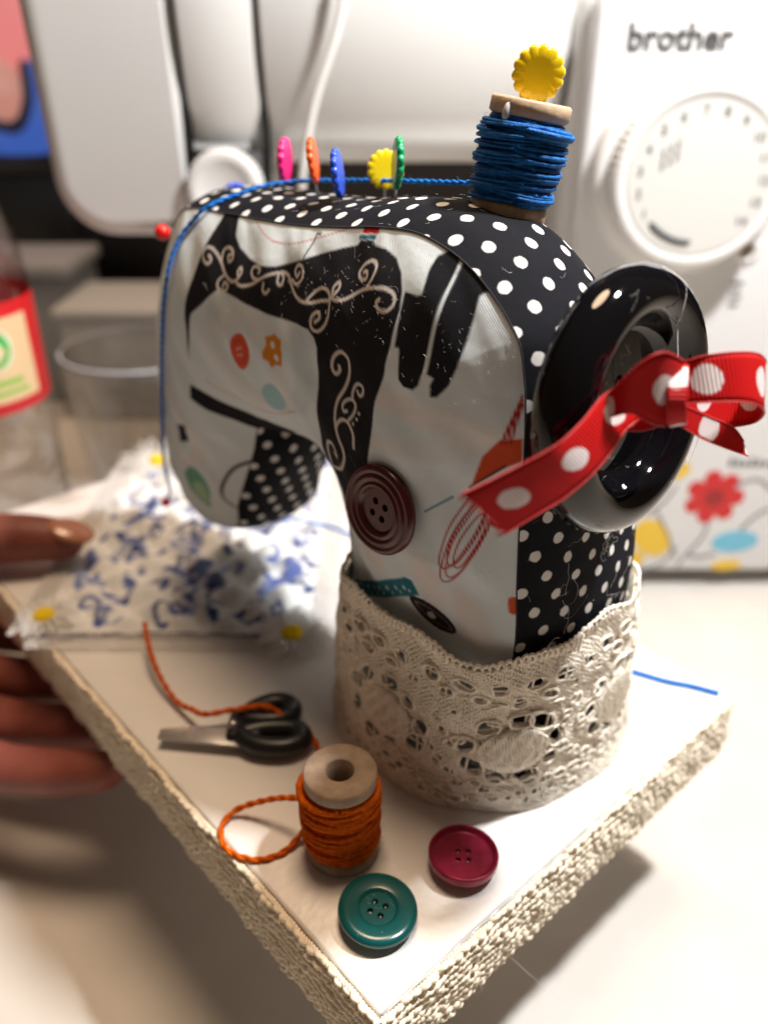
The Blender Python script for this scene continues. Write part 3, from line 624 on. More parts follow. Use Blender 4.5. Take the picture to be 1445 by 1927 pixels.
def lace_threads(sg, hg_, lay, H_):
    s, h = push(sg, hg_, H_, PER); msk = in_eyelet(s, h, H_, PER)
    s = s + .22 * vnoise(sg * 3.1, hg_ * 3.3, 1 + lay); h = h + .20 * vnoise(sg * 2.7, hg_ * 3.9, 2 + lay)
    h = np.where(h > 50, h + (1.4 * np.sin(s * .09 + 2) + 1.2 * np.sin(s * .21)) * np.clip((h - 50) / 8, 0, 1), h)
    a, b, n0, n1 = vcuff(s, h)
    e = 1.15 + .9 * vnoise(s * .45, h * .5, 3) + .28 * np.sin(sg * math.pi / .78 + hg_ * math.pi / .74 + math.pi * lay) + 1.2 * np.clip(1 - h / 4, 0, 1)
    a = a + n0 * e; b = b + n1 * e
    P = C0 + a[..., None] * AV + b[..., None] * BV + np.clip(h, .3, None)[..., None] * ZV
    N = n0[..., None] * AV + n1[..., None] * BV
    return P, N, msk
ws, wh = np.meshgrid(np.arange(0, PER + .9, .9), np.arange(.8, 58, .74), indexing='ij')
P1, N1, K1 = lace_threads(ws.T, wh.T, 0, Hs)
V1, F1 = batch_tubes(P1, N1, .33 + .07 * np.sin(ws.T * 1.9 + wh.T * 7))
vs_, vh_ = np.meshgrid(np.arange(0, PER, .78), np.arange(.3, 58.6, .8), indexing='ij')
P2, N2_, K2 = lace_threads(vs_, vh_, 1, Hs)
V2, F2 = batch_tubes(P2, N2_, .33 + .07 * np.sin(vs_ * 7 + vh_ * 2.1))
lc = obj('lace_cuff', np.vstack([V1, V2]), np.vstack([cut(F1, K1), cut(F2, K2) + len(V1)]).tolist(), M['lace'], TOY)
# crochet cord round each eyelet and a picot edge along the top
mb = MB()
def cuff_world(s, h, out=1.3):
    th = np.interp(s % PER, per, np.r_[TH, 2 * math.pi]); a, b = cuff_pt(th, h)
    n = np.array([a - (53 - 8 * h / 58), b - (90 - 9.5 * h / 58)]); n /= np.linalg.norm(n)
    return W(a + n[0] * out, b + n[1] * out, h)
for (s0, h0, rx, ry, an) in Hs:
    if rx < 1.1: continue
    P = []
    for k in range(11):
        t = 2 * math.pi * k / 11; x = (rx + .25) * math.cos(t) * rl.uniform(.9, 1.12); y = (ry + .25) * math.sin(t) * rl.uniform(.9, 1.12)
        P.append(cuff_world(s0 + x * math.cos(an) - y * math.sin(an), h0 + x * math.sin(an) + y * math.cos(an), 1.5 + rl.uniform(-.2, .3)))
    mb.add(*tube(P, rl.uniform(.32, .5), 6, closed=True))
s = 0
while s < PER:
    hb = HH + 1.4 * math.sin(s * .09 + 2) + 1.2 * math.sin(s * .21)
    P = [cuff_world(s + x, hb + y, 1.3 + rl.uniform(-.2, .4)) for x, y in ((-.4, -1.2), (-.9, .3), (0, 1.5), (1.0, .6), (.8, -.9))]
    mb.add(*tube(catmull(P, 3), rl.uniform(.38, .58), 5)); s += rl.uniform(1.5, 2.3)
for m in range(nm):                                       # satin stitches across each medallion
    o = m * PM + 8.5
    for k in range(-13, 14):
        x = k * .68; hh = 8.3 * math.sqrt(max(0, 1 - (x / 9.6) ** 2))
        if hh < 1: continue
        P = [cuff_world(o + x + .25 * math.sin(q * 7 + k), 26.5 + hh * q, 1.75 + .35 * (1 - (x / 9.6) ** 2) * (1 - q * q) + rl.uniform(-.1, .15)) for q in np.linspace(-1, 1, 7)]
        mb.add(*tube(P, rl.uniform(.26, .38), 5))
for k in range(110):                                      # loose strands lying over the net
    s0 = rl.uniform(0, PER); h0 = rl.uniform(2, 52); an = rl.choice((.5, -.5, 1.4, 0, .2)) + rl.uniform(-.3, .3); L = rl.uniform(2, 6)
    P = [cuff_world(s0 + L * q * math.cos(an) + .4 * math.sin(q * 9 + k), h0 + L * q * math.sin(an) * .6, 1.7 + rl.uniform(-.2, .2)) for q in (-.5, -.2, .1, .5)]
    mb.add(*tube(catmull(P, 3), rl.uniform(.18, .38), 4))
mb.obj('crochet_cord', M['lace'], lc)

# ------------------------------------------------------------------ crochet trim round the board edge
def trim_band(org, d, out, length, z0, z1, seed):
    """knitted band: rows of interlocking loops of yarn, uneven as handwork, over a cloth backing"""
    d = np.array(d); out = np.array(out); rt = random.Random(seed); rows = 8; rh = (z1 - z0 - 1.6) / rows; pst = 2.7
    t = np.arange(0, length / pst * 2 * math.pi, math.pi / 8); mb = MB(); Ps = []; Rs = []
    for r in range(rows):
        zr = z0 + 1.2 + rh * (r + .5); ph = rt.uniform(-.4, .4)
        s = pst * (t + ph * .2) / (2 * math.pi); jit = vnoise(s * 3.0, zr + 0 * s, seed + r)
        x = s + .62 * np.sin(2 * t) + .35 * jit; z = zr + 1.55 * np.cos(t + ph * .3) * (1 + .3 * vnoise(s * 2.1, zr + 0 * s, seed + 2 * r)) + .3 * vnoise(s * .8, zr + 0 * s, r)
        e = 1.25 + .62 * np.cos(2 * t) + .55 * vnoise(s * 1.3, 3.0 * zr + 0 * s, seed + 9) + .4 * math.sin(math.pi * (r + .5) / rows)
        Ps.append(org + x[:, None] * d + z[:, None] * ZV + np.clip(e, .35, None)[:, None] * out); Rs.append(.66 + .09 * np.sin(t * 3.7 + r))
    P = np.array(Ps); V, F = batch_tubes(P, np.broadcast_to(out, P.shape), np.array(Rs), 6); mb.add(V, F.tolist())
    x = np.arange(0, length, .5)                          # plied rope along the top and bottom edges
    for zz, R_ in ((z1 - .5, .55), (z0 + .6, .5)):
        for ph in (0, math.pi * 2 / 3, math.pi * 4 / 3):
            tt = x * 2.1 + ph; wob = .3 * np.sin(x * .21 + seed) + .25 * np.sin(x * .83)
            mb.add(*tube(org + x[:, None] * d + (zz + wob + R_ * np.sin(tt))[:, None] * ZV + (1.0 + R_ * np.cos(tt))[:, None] * out, R_ * .72, 5))
    V = [org + d * s_ + ZV * z + out * .45 for s_ in (0, length) for z in (z0 + .5, z1 - .4)]; mb.add(V, [(0, 2, 3, 1)])
    return mb
trim_band(W(-1.6, -3.6), BV, -AV, BW + 2, -BT - .8, -.5, 3).obj('lace_trim', M['trim'], board)
trim_band(W(-3.0, -2.6), AV, -BV, BL, -BT - 1.2, -.4, 5).obj('lace_trim', M['trim'], board)

# ------------------------------------------------------------------ buttons
def holed_plate(rc, hz, holes, depth, seg=48, hseg=14):
    """disc of radius rc at height hz with round holes that go down by depth"""
    vs = [Vector((rc * math.cos(2 * math.pi * k / seg), rc * math.sin(2 * math.pi * k / seg))) for k in range(seg)]
    ed = [(k, (k + 1) % seg) for k in range(seg)]
    for (x, y, r) in holes:
        o = len(vs); vs += [Vector((x + r * math.cos(2 * math.pi * k / hseg), y + r * math.sin(2 * math.pi * k / hseg))) for k in range(hseg)]
        ed += [(o + k, o + (k + 1) % hseg) for k in range(hseg)]
    ov, oe, of, *_ = geometry.delaunay_2d_cdt(vs, ed, [], 1, 1e-6)
    V = [(v.x, v.y, hz) for v in ov]; F = []
    for f in of:
        cx = sum(ov[i].x for i in f) / len(f); cy = sum(ov[i].y for i in f) / len(f)
        if cx * cx + cy * cy > rc * rc or any((cx - x) ** 2 + (cy - y) ** 2 < (r * .98) ** 2 for x, y, r in holes): continue
        F.append(tuple(f))
    for (x, y, r) in holes:
        o = len(V)
        for rr, h in ((r, hz), (r * .9, hz - .25), (r * .85, hz - depth)):
            V += [(x + rr * math.cos(2 * math.pi * k / hseg), y + rr * math.sin(2 * math.pi * k / hseg), h) for k in range(hseg)]
        for q in (0, 1):
            for k in range(hseg):
                l = (k + 1) % hseg; F.append((o + q * hseg + k, o + q * hseg + l, o + (q + 1) * hseg + l, o + (q + 1) * hseg + k))
    return V, F
def make_button(name, org, nrm, prof, rc, hz, hd, hr, m, parent=None, label=None, cat=None, spin=.3, depth=2.0, group=None, glue=True, up=(0, 0, 1)):
    holes = [(hd * math.cos(spin + k * math.pi / 2), hd * math.sin(spin + k * math.pi / 2), hr) for k in range(4)]
    mb = MB(); V, F = lathe(prof, 64); mb.add(place(V, org, nrm, up), F)
    V, F = holed_plate(rc, hz, holes, depth, 64); mb.add(place(V, org, nrm, up), F)
    if parent is None:
        o = empty(name, org, label, cat, group); body = mb.obj('disc', m, o)
    else:
        o = body = mb.obj(name, m, parent)
    for (x, y, r) in holes:
        V, F = lathe([(0, hz - depth + .1), (r * .95, hz - depth + .05)], 12); obj('hole_bottom', place(V, org, nrm, up), F, M['hole'], o)
    if glue:
        rg = random.Random(int(abs(org[0]) * 10)); mb = MB()
        for (x, y, r) in holes:
            for _ in range(2):
                V, F = ellipsoid(np.array([x + rg.uniform(-.3, .3) * r, y + rg.uniform(-.3, .3) * r, hz - .75]), (r * .3, 0, .1), r * .3); mb.add(place(V, org, nrm, up), F)
        mb.obj('glue', M['glue'], o)
    return o
# ringed maroon button sewn to the print panel
MBc = W(48.5, 43.4, 90.0)
nrm = -BV + .10 * ZV - .05 * AV
make_button('button', MBc, nrm, [(0, -.2), (10.6, -.2), (11.2, .6), (11.2, 1.7), (10.6, 2.4), (9.9, 2.55), (9.4, 2.2), (9.1, 2.2), (8.8, 2.5), (8.3, 2.75), (7.7, 2.5), (7.4, 2.2), (7.1, 2.2), (6.8, 2.5), (6.4, 2.6), (5.9, 2.3), (5.6, 1.7), (5.3, 1.45)], 5.3, 1.45, 2.35, .95, M['maroon'], TOY, spin=.55, depth=1.2, glue=False)
# shell-grey button on the end of the head
make_button('button', W(181.5, 76, 76), AV - .15 * ZV - .25 * BV, [(0, -.2), (10, -.2), (11, .8), (11, 2.4), (10.2, 3.4), (8.8, 3.6), (7.5, 3.0), (6, 2.6)], 6, 2.6, 2.4, 1.0, M['grey_button'], TOY, spin=.4)
# big black button used as hand wheel
WC = W(7.5, 67.5, 123.5); WN = -AV + .045 * BV + .10 * ZV; WN /= np.linalg.norm(WN)
make_button('hand_wheel', WC, WN, [(0, -1.5), (21, -1.5), (24.5, -.4), (26.6, 1.8), (27.3, 4.3), (26.9, 6.6), (25.6, 8.8), (23.8, 10.2), (21.6, 10.7), (19.6, 10.2), (18.1, 9.1), (17.1, 7.4), (16.4, 5.6), (15.8, 4.4), (15.0, 3.8), (14.2, 3.6)], 14.2, 3.6, 4.2, 1.7, M['black_gloss'], TOY, spin=.2, depth=3, glue=False)
V, F = tube([W(14, 67.5, 123.5), WC], 6, 16); obj('wheel_mount', V, F, M['hole'], TOY)
# the two loose buttons on the board
make_button('coat_button', W(16.0, 12.3, .5) + np.array([0, 0, 1.4]), (.06, -.03, 1), [(0, -.4), (7.5, -.4), (9.3, .7), (9.75, 1.6), (9.6, 2.5), (9.0, 3.05), (7.6, 3.2), (5.4, 2.95), (4.75, 2.85), (4.55, 2.5), (4.3, 2.35)], 4.3, 2.35, 1.95, .78, M['teal'], None, 'teal four hole coat button with sunken middle, nearest the board corner', 'button', spin=.35)
make_button('coat_button', g_mar, (.03, .05, 1), [(0, -1.4), (6.2, -1.4), (6.6, -.6), (6.8, -.6), (8.4, .2), (9.0, 1.2), (9.1, 3.2), (8.9, 3.6), (8.5, 3.6), (8.2, 3.2), (7.9, 2.3), (7.2, 2.15)], 7.2, 2.15, 1.9, .75, M['crimson'], None, 'crimson four hole button with raised rim, between teal button and lace', 'button', spin=.75)

# ------------------------------------------------------------------ ribbon bow on the hand wheel
def ribbon_strip(secs, n=8, thick=.35, nw=8, u0=0.0, fray=None):
    A = catmull(np.array([s[0] for s in secs]), n); B = catmull(np.array([s[1] for s in secs]), n)
    N = len(A); V = []; UV = []; F = []
    mid = (A + B) / 2; sl = np.r_[0, np.cumsum(np.linalg.norm(np.diff(mid, axis=0), axis=1))] + u0
    T = np.gradient(mid, axis=0); Wd = B - A; Nn = np.cross(T, Wd); Nn /= np.linalg.norm(Nn, axis=1)[:, None].clip(1e-9)
    rn = random.Random(5)
    for i in range(N):
        for j in range(nw + 1):
            p = A[i] + Wd[i] * j / nw
            if fray is not None and i == fray: p = p + T[i] / np.linalg.norm(T[i]) * rn.uniform(-.7, .5)
            V.append(p); UV.append((sl[i], (j / nw - .5) * np.linalg.norm(Wd[i])))
    for i in range(N - 1):
        for j in range(nw):
            q = i * (nw + 1) + j; F.append((q, q + 1, q + nw + 2, q + nw + 1))
    return V, F, UV
bow = empty('ribbon_bow', W(-8, 67, 118), 'red grosgrain ribbon bow with white dots tied on the black hand wheel', 'bow')
M['ribbon'] = mat_dots('red_grosgrain', (.50, .004, .005), (.80, .70, .70), 13.0, 40.0, 2.75, 0.0, rough=.62, ribs=.72, soft=.12)
def grow(secs, k): return [((np.array(a) + np.array(b)) / 2 + (np.array(a) - np.array(b)) / 2 * k, (np.array(a) + np.array(b)) / 2 - (np.array(a) - np.array(b)) / 2 * k) for a, b in secs]
for nm, secs, u0, fr in (('ribbon_tail', TAIL_LONG, 7.0, 0), ('ribbon_loop', LOOP_LEFT, 3.2, None), ('ribbon_loop', LOOP_RIGHT, 9.0, None), ('ribbon_tail', TAIL_SHORT, 5.0, None), ('knot', KNOT, 4.0, None)):
    V, F, UV = ribbon_strip(secs, fray=fr, u0=u0)
    o = obj(nm, V, F, M['ribbon'], bow); set_uv(o, UV)
    s_ = o.modifiers.new('thickness', 'SOLIDIFY'); s_.thickness = .00025
    # corded selvedge along both edges
    for side in (0, 1):
        E_ = catmull(np.array([np.array(s[side]) for s in secs]), 10)
        V, F = tube(E_, .17, 5); obj('selvedge', V, F, M['selv'] if 'selv' in M else M.setdefault('selv', mat('red_selvedge', (.46, .006, .006), .55, bump=.5, bscale=2400)), o)
mb = MB(); rf = random.Random(3)
e0, e1 = np.array(TAIL_LONG[0][0]), np.array(TAIL_LONG[0][1]); dirn = np.array(TAIL_LONG[0][0]) - np.array(TAIL_LONG[1][0]); dirn /= np.linalg.norm(dirn)
for k in range(34):
    p = e0 + (e1 - e0) * rf.random(); L = rf.uniform(.4, 1.5)
    mb.add(*tube([p - dirn * .5, p + dirn * L * .5 + ZV * rf.uniform(-.2, .2), p + dirn * L + ZV * rf.uniform(-.5, .3) + BV * rf.uniform(-.4, .4)], [.09, .07, .03], 4))
mb.obj('frayed_end', M['selv'], bow)

# ------------------------------------------------------------------ thread spools
def winding(org, axis, prof, turns, r, seed, wob=.5, sides=7):
    """yarn wound round a spool: profile radius(h), helix with uneven pitch"""
    x, y, z = basis(axis); rw = random.Random(seed); P = []; R = []
    n = turns * 20
    for i in range(n + 1):
        q = i / n; t = 2 * math.pi * turns * q
        h = np.interp(q, [0, 1], [prof[0], prof[1]]) + wob * math.sin(t * .37 + seed) + .45 * wob * math.sin(t * 1.0 + seed * 2 + 3 * q)
        rad = prof[2] + .18 * math.sin(t * .23 + seed) + .10 * math.sin(t * 2.3)
        P.append(np.array(org) + x * rad * math.cos(t) + y * rad * math.sin(t) + z * h); R.append(r * (1 + .18 * math.sin(t * 1.7)))
    return tube(P, R, sides)
def spool_body(org, axis, R, H, rin, fl, hole_r, name='spool'):
    prof = [(hole_r, H - 8), (hole_r, H - .3), (hole_r + .3, H), (R - .5, H), (R, H - .5), (R, H - fl), (R - .6, H - fl - .5), (rin, H - fl - 1.2), (rin, fl + 1.2), (R - .6, fl + .5), (R, fl), (R, .5), (R - .5, 0), (0, 0)]
    V, F = lathe(prof, 56); return place(V, org, axis), [f[::-1] for f in F]
SPo = np.array([-11.0, 148.6, 0.1])
sp = empty('thread_spool', SPo, 'small wooden spool wound with orange yarn, standing upright on the board', 'spool')
obj('wooden_core', *spool_body(SPo, ZV, 9.3, 29, 6.2, 3.4, 3.6), M['wood_grey'], sp)
V, F = lathe([(0, 18.5), (3.6, 18.5)], 20); obj('bore', place(V, SPo, ZV), F, M['hole'], sp)
mb = MB()
mb.add(*winding(SPo, (0, 0, 1), (4.8, 24.4, 8.5), 13, 1.0, 1, .15)); mb.add(*winding(SPo, (.02, .03, 1), (24.0, 5.4, 9.15), 12, .9, 4, .45)); mb.add(*winding(SPo, (-.035, .02, 1), (6.5, 23, 9.6), 8, .8, 9, .8))
V, F = lathe([(6, 4), (8.3, 5), (8.3, 24.6), (6, 25.6)], 40); mb.add(place(V, SPo, ZV), F)
mb.obj('yarn_winding', M['orange_yarn'], sp)
def fuzz(pts_n, m, parent, seed, L=(.6, 1.8), r=.045, name='fuzz'):
    rz = random.Random(seed); mb = MB()
    for p_, n_ in pts_n:
        p_ = np.array(p_, float); n_ = np.array(n_, float); q = [p_]
        dv = n_ * rz.uniform(.3, 1) + np.array([rz.uniform(-1, 1) for _ in range(3)]) * .9; dv /= np.linalg.norm(dv); l = rz.uniform(*L)
        for _ in range(3): q.append(q[-1] + dv * l / 3); dv = dv + np.array([rz.uniform(-1, 1) for _ in range(3)]) * .5; dv /= np.linalg.norm(dv)
        mb.add(*tube(q, [r, r, r * .8, r * .4], 3, caps=False))
    return mb.obj(name, m, parent)
def ring_pts(org, axis, h0, h1, R, n, seed):
    rz = random.Random(seed); x, y, z = basis(axis); out = []
    for _ in range(n):
        t = rz.uniform(0, 6.28); nn = x * math.cos(t) + y * math.sin(t); out.append((np.array(org) + nn * R + z * rz.uniform(h0, h1), nn))
    return out
fuzz(ring_pts(SPo, ZV, 4.5, 25, 9.9, 420, 1), M['orange_fuzz'], sp, 2)
def strand(P, r, m, name, label, cat, twist=True, n=10, parent=None):
    """two-ply yarn: a pair of strands twisted round the path"""
    C_ = resample(catmull(P, n), .45, False); mb = MB(); N = len(C_)
    if not twist: mb.add(*tube(C_, r, 7))
    else:
        for ph in (0, math.pi):
            Q_ = []
            for i in range(N):
                T = C_[min(i + 1, N - 1)] - C_[max(i - 1, 0)]; x, y, z = basis(T, (.2, .1, 1)); t = i * .45 * .75 / max(r, .3) + ph
                Q_.append(C_[i] + r * .38 * (math.cos(t) * x + math.sin(t) * y))
            mb.add(*tube(Q_, r * .68, 6))
    o = mb.obj(name, m, parent)
    if parent is None: tag(o, label, cat)
    if twist:
        rz = random.Random(len(C_)); fz = []
        for i in range(0, N, 2):
            v = np.array([rz.uniform(-1, 1) for _ in range(3)]); v /= np.linalg.norm(v); fz.append((C_[i] + v * r, v))
        fuzz(fz, M['orange_fuzz'] if m is M['orange_yarn'] else M['blue_fuzz'], o, N, (.5, 1.4), .035)
    return o
strand([(-19.5, 152.5, 14), (-26, 156, 11), (-33, 158.5, 7), (-41, 159.2, 2.4), (-44.3, 154.3, .9), (-41.4, 147.5, .9), (-33.7, 144.4, .9), (-26.8, 146.6, .9), (-22.0, 151, 3), (-19.6, 151, 8)], .88, M['orange_yarn'], 'yarn_loop', 'loop of orange yarn lying on the board left of the orange spool', 'yarn')
strand([(-83.3, 232.4, 12), (-79.5, 222, 10), (-74.5, 212.5, 6), (-67.2, 203.1, 3), (-60, 196, 5.5), (-54.7, 191, 8.2), (-46, 191.6, 9.5), (-38, 192.6, 10.0), (-33.5, 192.2, 8.6), (-29, 190.2, 5), (-24.4, 188.6, 5), (-20.2, 183.5, 2.5), (-17.5, 175, 1.5), (-15, 166, 3), (-13, 158, 8)], .95, M['orange_yarn'], 'yarn_strand', 'orange yarn tail running through the black scissor handles', 'yarn')
# blue spool stuck on top of the arm
SBo = W(46.5, 79, 153.0); SBx = np.array([.17, .02, 1.0]); SBx /= np.linalg.norm(SBx)
sb = empty('thread_spool', SBo, 'wooden spool wound with bright blue floss, stuck on top of the stuffed arm', 'spool')
obj('wooden_core', *spool_body(SBo, SBx, 8.7, 24.0, 6.2, 3.0, 1.0), M['wood'], sb)
mb = MB()
V, F = lathe([(6, 3), (7.6, 4), (7.6, 19.6), (6, 21)], 40); mb.add(place(V, SBo, SBx), F)
mb.add(*winding(SBo, SBx, (3.8, 20.2, 7.8), 15, .75, 2, .15))
for k, (dx, dy, rad, tn) in enumerate(((.03, .02, 8.1, 17), (-.04, .03, 8.25, 16), (.06, .0, 8.4, 15), (-.06, -.02, 8.5, 14), (.02, .06, 8.6, 12), (.075, -.03, 8.7, 10), (-.09, .03, 8.75, 9))):
    mb.add(*winding(SBo, SBx + np.array([dx, dy, 0]), (4.4, 19.6, rad) if k % 2 else (19.6, 4.4, rad), tn, .42 + .05 * (k % 3), 3 + 2 * k, .5, 5))
mb.obj('floss_winding', M['blue_yarn'], sb)
fuzz(ring_pts(SBo, SBx, 4, 20, 9.1, 320, 5), M['blue_fuzz'], sb, 6, (.5, 1.6), .035)
V, F = ellipsoid(SBo + SBx * 22.2 + np.array([-5.8, -6.4, 0]), (.5, .3, 1.9), 1.0, 8, 6); obj('glue', V, F, M['glue'], sb)

# the blue thread over the arm, down the head
strand(BLUE_PATH, .62, M['blue_line'], 'blue_thread', 'blue thread running from the blue spool over the arm and down the head', 'thread')
strand([W(*p) for p in ((33, 132, .8), (28, 137, .8), (16, 142, .8), (9, 146, .8), (1, 149.5, .8))], .95, M['blue_line'], 'blue_thread', 'short blue thread on the bare board behind the lace, right corner', 'thread', twist=False)
strand([(-57, 316, 6.5), (-38.2, 316.1, 6.0), (-24.1, 314.9, 3.2), (-14.5, 310.6, 1.5), (-3, 304, .9), (15, 296, .9)], .7, M['blue_line'], 'blue_thread', 'blue thread on the quilted mat seen under the stuffed arm', 'thread', twist=False)

# ------------------------------------------------------------------ pins
def scallop(R, th, n=14, amp=.09):
    """flat flower-shaped pin head, local z = flat normal"""
    seg = n * 6; out = []
    for k in range(seg):
        t = 2 * math.pi * k / seg; r = R * (1 - amp + amp * abs(math.sin(n * t / 2)) ** .7 * 1.2); out.append((r * math.cos(t), r * math.sin(t)))
    P = np.array(out); V = []; rings = [(.0, -th / 2 + .0, .86), (1, 0, 0)]
    V = []; F = []
    lev = [(.55, -th / 2), (.90, -th / 2), (.97, -th * .38), (1.0, -th * .12), (1.0, th * .12), (.97, th * .38), (.90, th / 2), (.55, th / 2)]
    for s, h in lev: V += [(x * s, y * s, h) for x, y in P]
    for i in range(len(lev) - 1):
        for k in range(seg):
            l = (k + 1) % seg; F.append((i * seg + k, i * seg + l, (i + 1) * seg + l, (i + 1) * seg + k))
    V.append((0, 0, -th / 2)); V.append((0, 0, th / 2)); c = len(V) - 2
    for k in range(seg):
        l = (k + 1) % seg; F.append((c, l, k)); F.append((c + 1, (len(lev) - 1) * seg + k, (len(lev) - 1) * seg + l))
    return V, F
def flower_pin(base, lean, nrm, R, up, color, label, th=1.7):
    base = np.array(base); lean = np.array(lean, float); lean /= np.linalg.norm(lean)
    e = empty('flower_head_pin', base, label, 'pin', 'flower head pins')
    c = base + lean * up
    V, F = scallop(R, th); n = np.array(nrm, float); n -= lean * (n @ lean)
    obj('head', place(V, c, n, lean), F, M['pin_' + color], e)
    V, F = tube([base - lean * 6, c + lean * R * .1], .32, 8); obj('shaft', V, F, M['steel'], e)
flower_pin(W(132, 80, 151.0), (.02, 0, 1), (1, -.15, 0), 6.2, 7.2, 'pink', 'flat pink flower head pin, leftmost of the upright row on the arm', 1.9)
flower_pin(W(114.6, 78, 152.5), (-.10, 0, 1), (1, -.07, 0), 5.9, 7.2, 'orange', 'orange flower head pin between the pink and blue pins')
flower_pin(W(94, 70, 152.5), (-.12, -.05, 1), (1, -.10, .0), 5.9, 6.4, 'blue', 'blue flower head pin between the orange and yellow pins')
flower_pin(W(94, 85, 152.5), (.03, .1, 1), (.25, -1, 0), 5.0, 6.0, 'yellow', 'yellow flower head pin on the arm beside the green pin')
flower_pin(W(82.2, 78, 153.6), (.06, 0, 1), (1, .12, 0), 6.1, 8.0, 'green', 'green flower head pin nearest the blue spool')
flower_pin(W(176, 90, 139.0), (.1, 0, 1), (.5, -1, .9), 5.4, 3.0, 'blue', 'blue flower head pin at far left behind the blue thread')
flower_pin(SBo + SBx * 23.6, SBx, (-.12, -1, .0), 5.5, 5.4, 'yellow', 'yellow flower head pin standing in the top of the blue spool', 2.0)
def ball_pin(c, d, r, label):
    c = np.array(c); d = np.array(d, float); d /= np.linalg.norm(d)
    e = empty('ball_head_pin', c, label, 'pin', 'red ball head pins')
    V, F = lathe([(0, -r)] + [(r * math.sin(t), -r * math.cos(t)) for t in np.linspace(.15, 2.95, 14)] + [(0, r)], 24); obj('head', place(V, c, d), F, M['pin_red'], e)
    V, F = tube([c, c + d * 12], .3, 6); obj('shaft', V, F, M['steel'], e)
ball_pin(W(175.5, 61, 134.5), (.9, .35, -.2), 2.5, 'red ball head pin at the top of the head, beside the blue thread')
ball_pin(W(186, 53.5, 33), (.9, .3, .05), 1.9, 'red ball head pin at the bottom of the head, holding the thread end')

# ------------------------------------------------------------------ little scissors
sc = empty('craft_scissors', (-40, 189, 0.2), 'tiny scissors with black handles and grey blades lying on the board', 'scissors')
def blade(p0, p1, w0, w1, z, th=.9):
    p0 = np.array(p0); p1 = np.array(p1); d = (p1 - p0); d /= np.linalg.norm(d); n = np.array([-d[1], d[0]])
    o = [p0 - n * w0 * .5, p1 - n * w1 * .45, p1 + n * w1 * .55, p0 + n * w0 * .5]
    L = [(*q, 0) for q in o]; V, F = slab([(q[0], q[1]) for q in o], th, .25, 2)
    return [(v[0], v[1], v[2] + z) for v in V], F
V, F = blade((-38, 186.5), (-68.5, 187.2), 11.0, 4.0, 3.4); obj('blade', V, F, M['blade'], sc)
V, F = blade((-38, 191.0), (-67, 188.3), 8.0, 3.0, 1.8); obj('blade', V, F, M['blade'], sc)
def handle(path, r, z, flat=1.0):
    P = catmull([(x, y, z) for x, y in path], 8, True)
    V, F = tube(P, r, 10, closed=True); return V, F
V, F = handle([(-43, 186.2), (-38, 182.2), (-30, 181.4), (-25, 184.2), (-26, 188.2), (-31, 189.4), (-38, 188.8)], 3.2, 4.0); h1 = obj('handle', V, F, M['black_plastic'], sc)
V, F = handle([(-43, 193), (-39, 191.6), (-33, 192), (-29, 194.4), (-29.6, 198.4), (-34, 199.8), (-39.5, 197.4)], 3.2, 5.0); obj('handle', V, F, M['black_plastic'], sc)
V, F = rbox((-48, 183.5, 1.2), (-37, 196.5, 6.4), 1.8, 3); obj('handle_root', V, F, M['black_plastic'], sc)
V, F = lathe([(0, 1.0), (1.3, .8), (1.6, 0), (1.6, -2)], 20); obj('screw', place(V, (-46, 188.5, 6.8), ZV), F, M['steel'], sc)

# ------------------------------------------------------------------ quilted mat
MX0, MX1, MY0, MY1 = -128.0, -26.0, 240.0, 388.0
matq = empty('quilted_mat', ((MX0 + MX1) / 2, (MY0 + MY1) / 2, .3), 'white quilted mat with blue floral print, daisies and lace edge under the head', 'mat')
st = .8; nx = int((MX1 - MX0) / st); ny = int((MY1 - MY0) / st)
gx, gy = np.meshgrid(np.linspace(MX0, MX1, nx + 1), np.linspace(MY0, MY1, ny + 1), indexing='ij')
q1 = np.abs(np.sin((gx + gy * .9) * math.pi / 19)); q2 = np.abs(np.sin((gx - gy * .9) * math.pi / 19))
edge = np.minimum.reduce([gx - MX0, MX1 - gx, gy - MY0, MY1 - gy])
gz = 1.2 + 4.4 * (q1 * q2) ** 1.1 * np.clip(edge / 6, .2, 1)
for i in range(nx + 1):
    for j in range(ny + 1): gz[i, j] += 1.0 * noise.noise((gx[i, j] * .06, gy[i, j] * .06, 2.0)) + .15 * noise.noise((gx[i, j] * .25, gy[i, j] * .25, 7.0))
Vm = np.stack([gx.ravel(), gy.ravel(), gz.ravel()], 1)
Fm = [(i * (ny + 1) + j, (i + 1) * (ny + 1) + j, (i + 1) * (ny + 1) + j + 1, i * (ny + 1) + j + 1) for i in range(nx) for j in range(ny)]
qm = obj('quilt', Vm, Fm, mat_print('blue_floral_cotton', pitch=.6, strength=.2, dark=.1), matq); set_uv(qm, Vm[:, :2])
Q = Vm[:, :2]; RGB = np.tile(np.array([.78, .80, .80]), (len(Q), 1)); rq = random.Random(21)
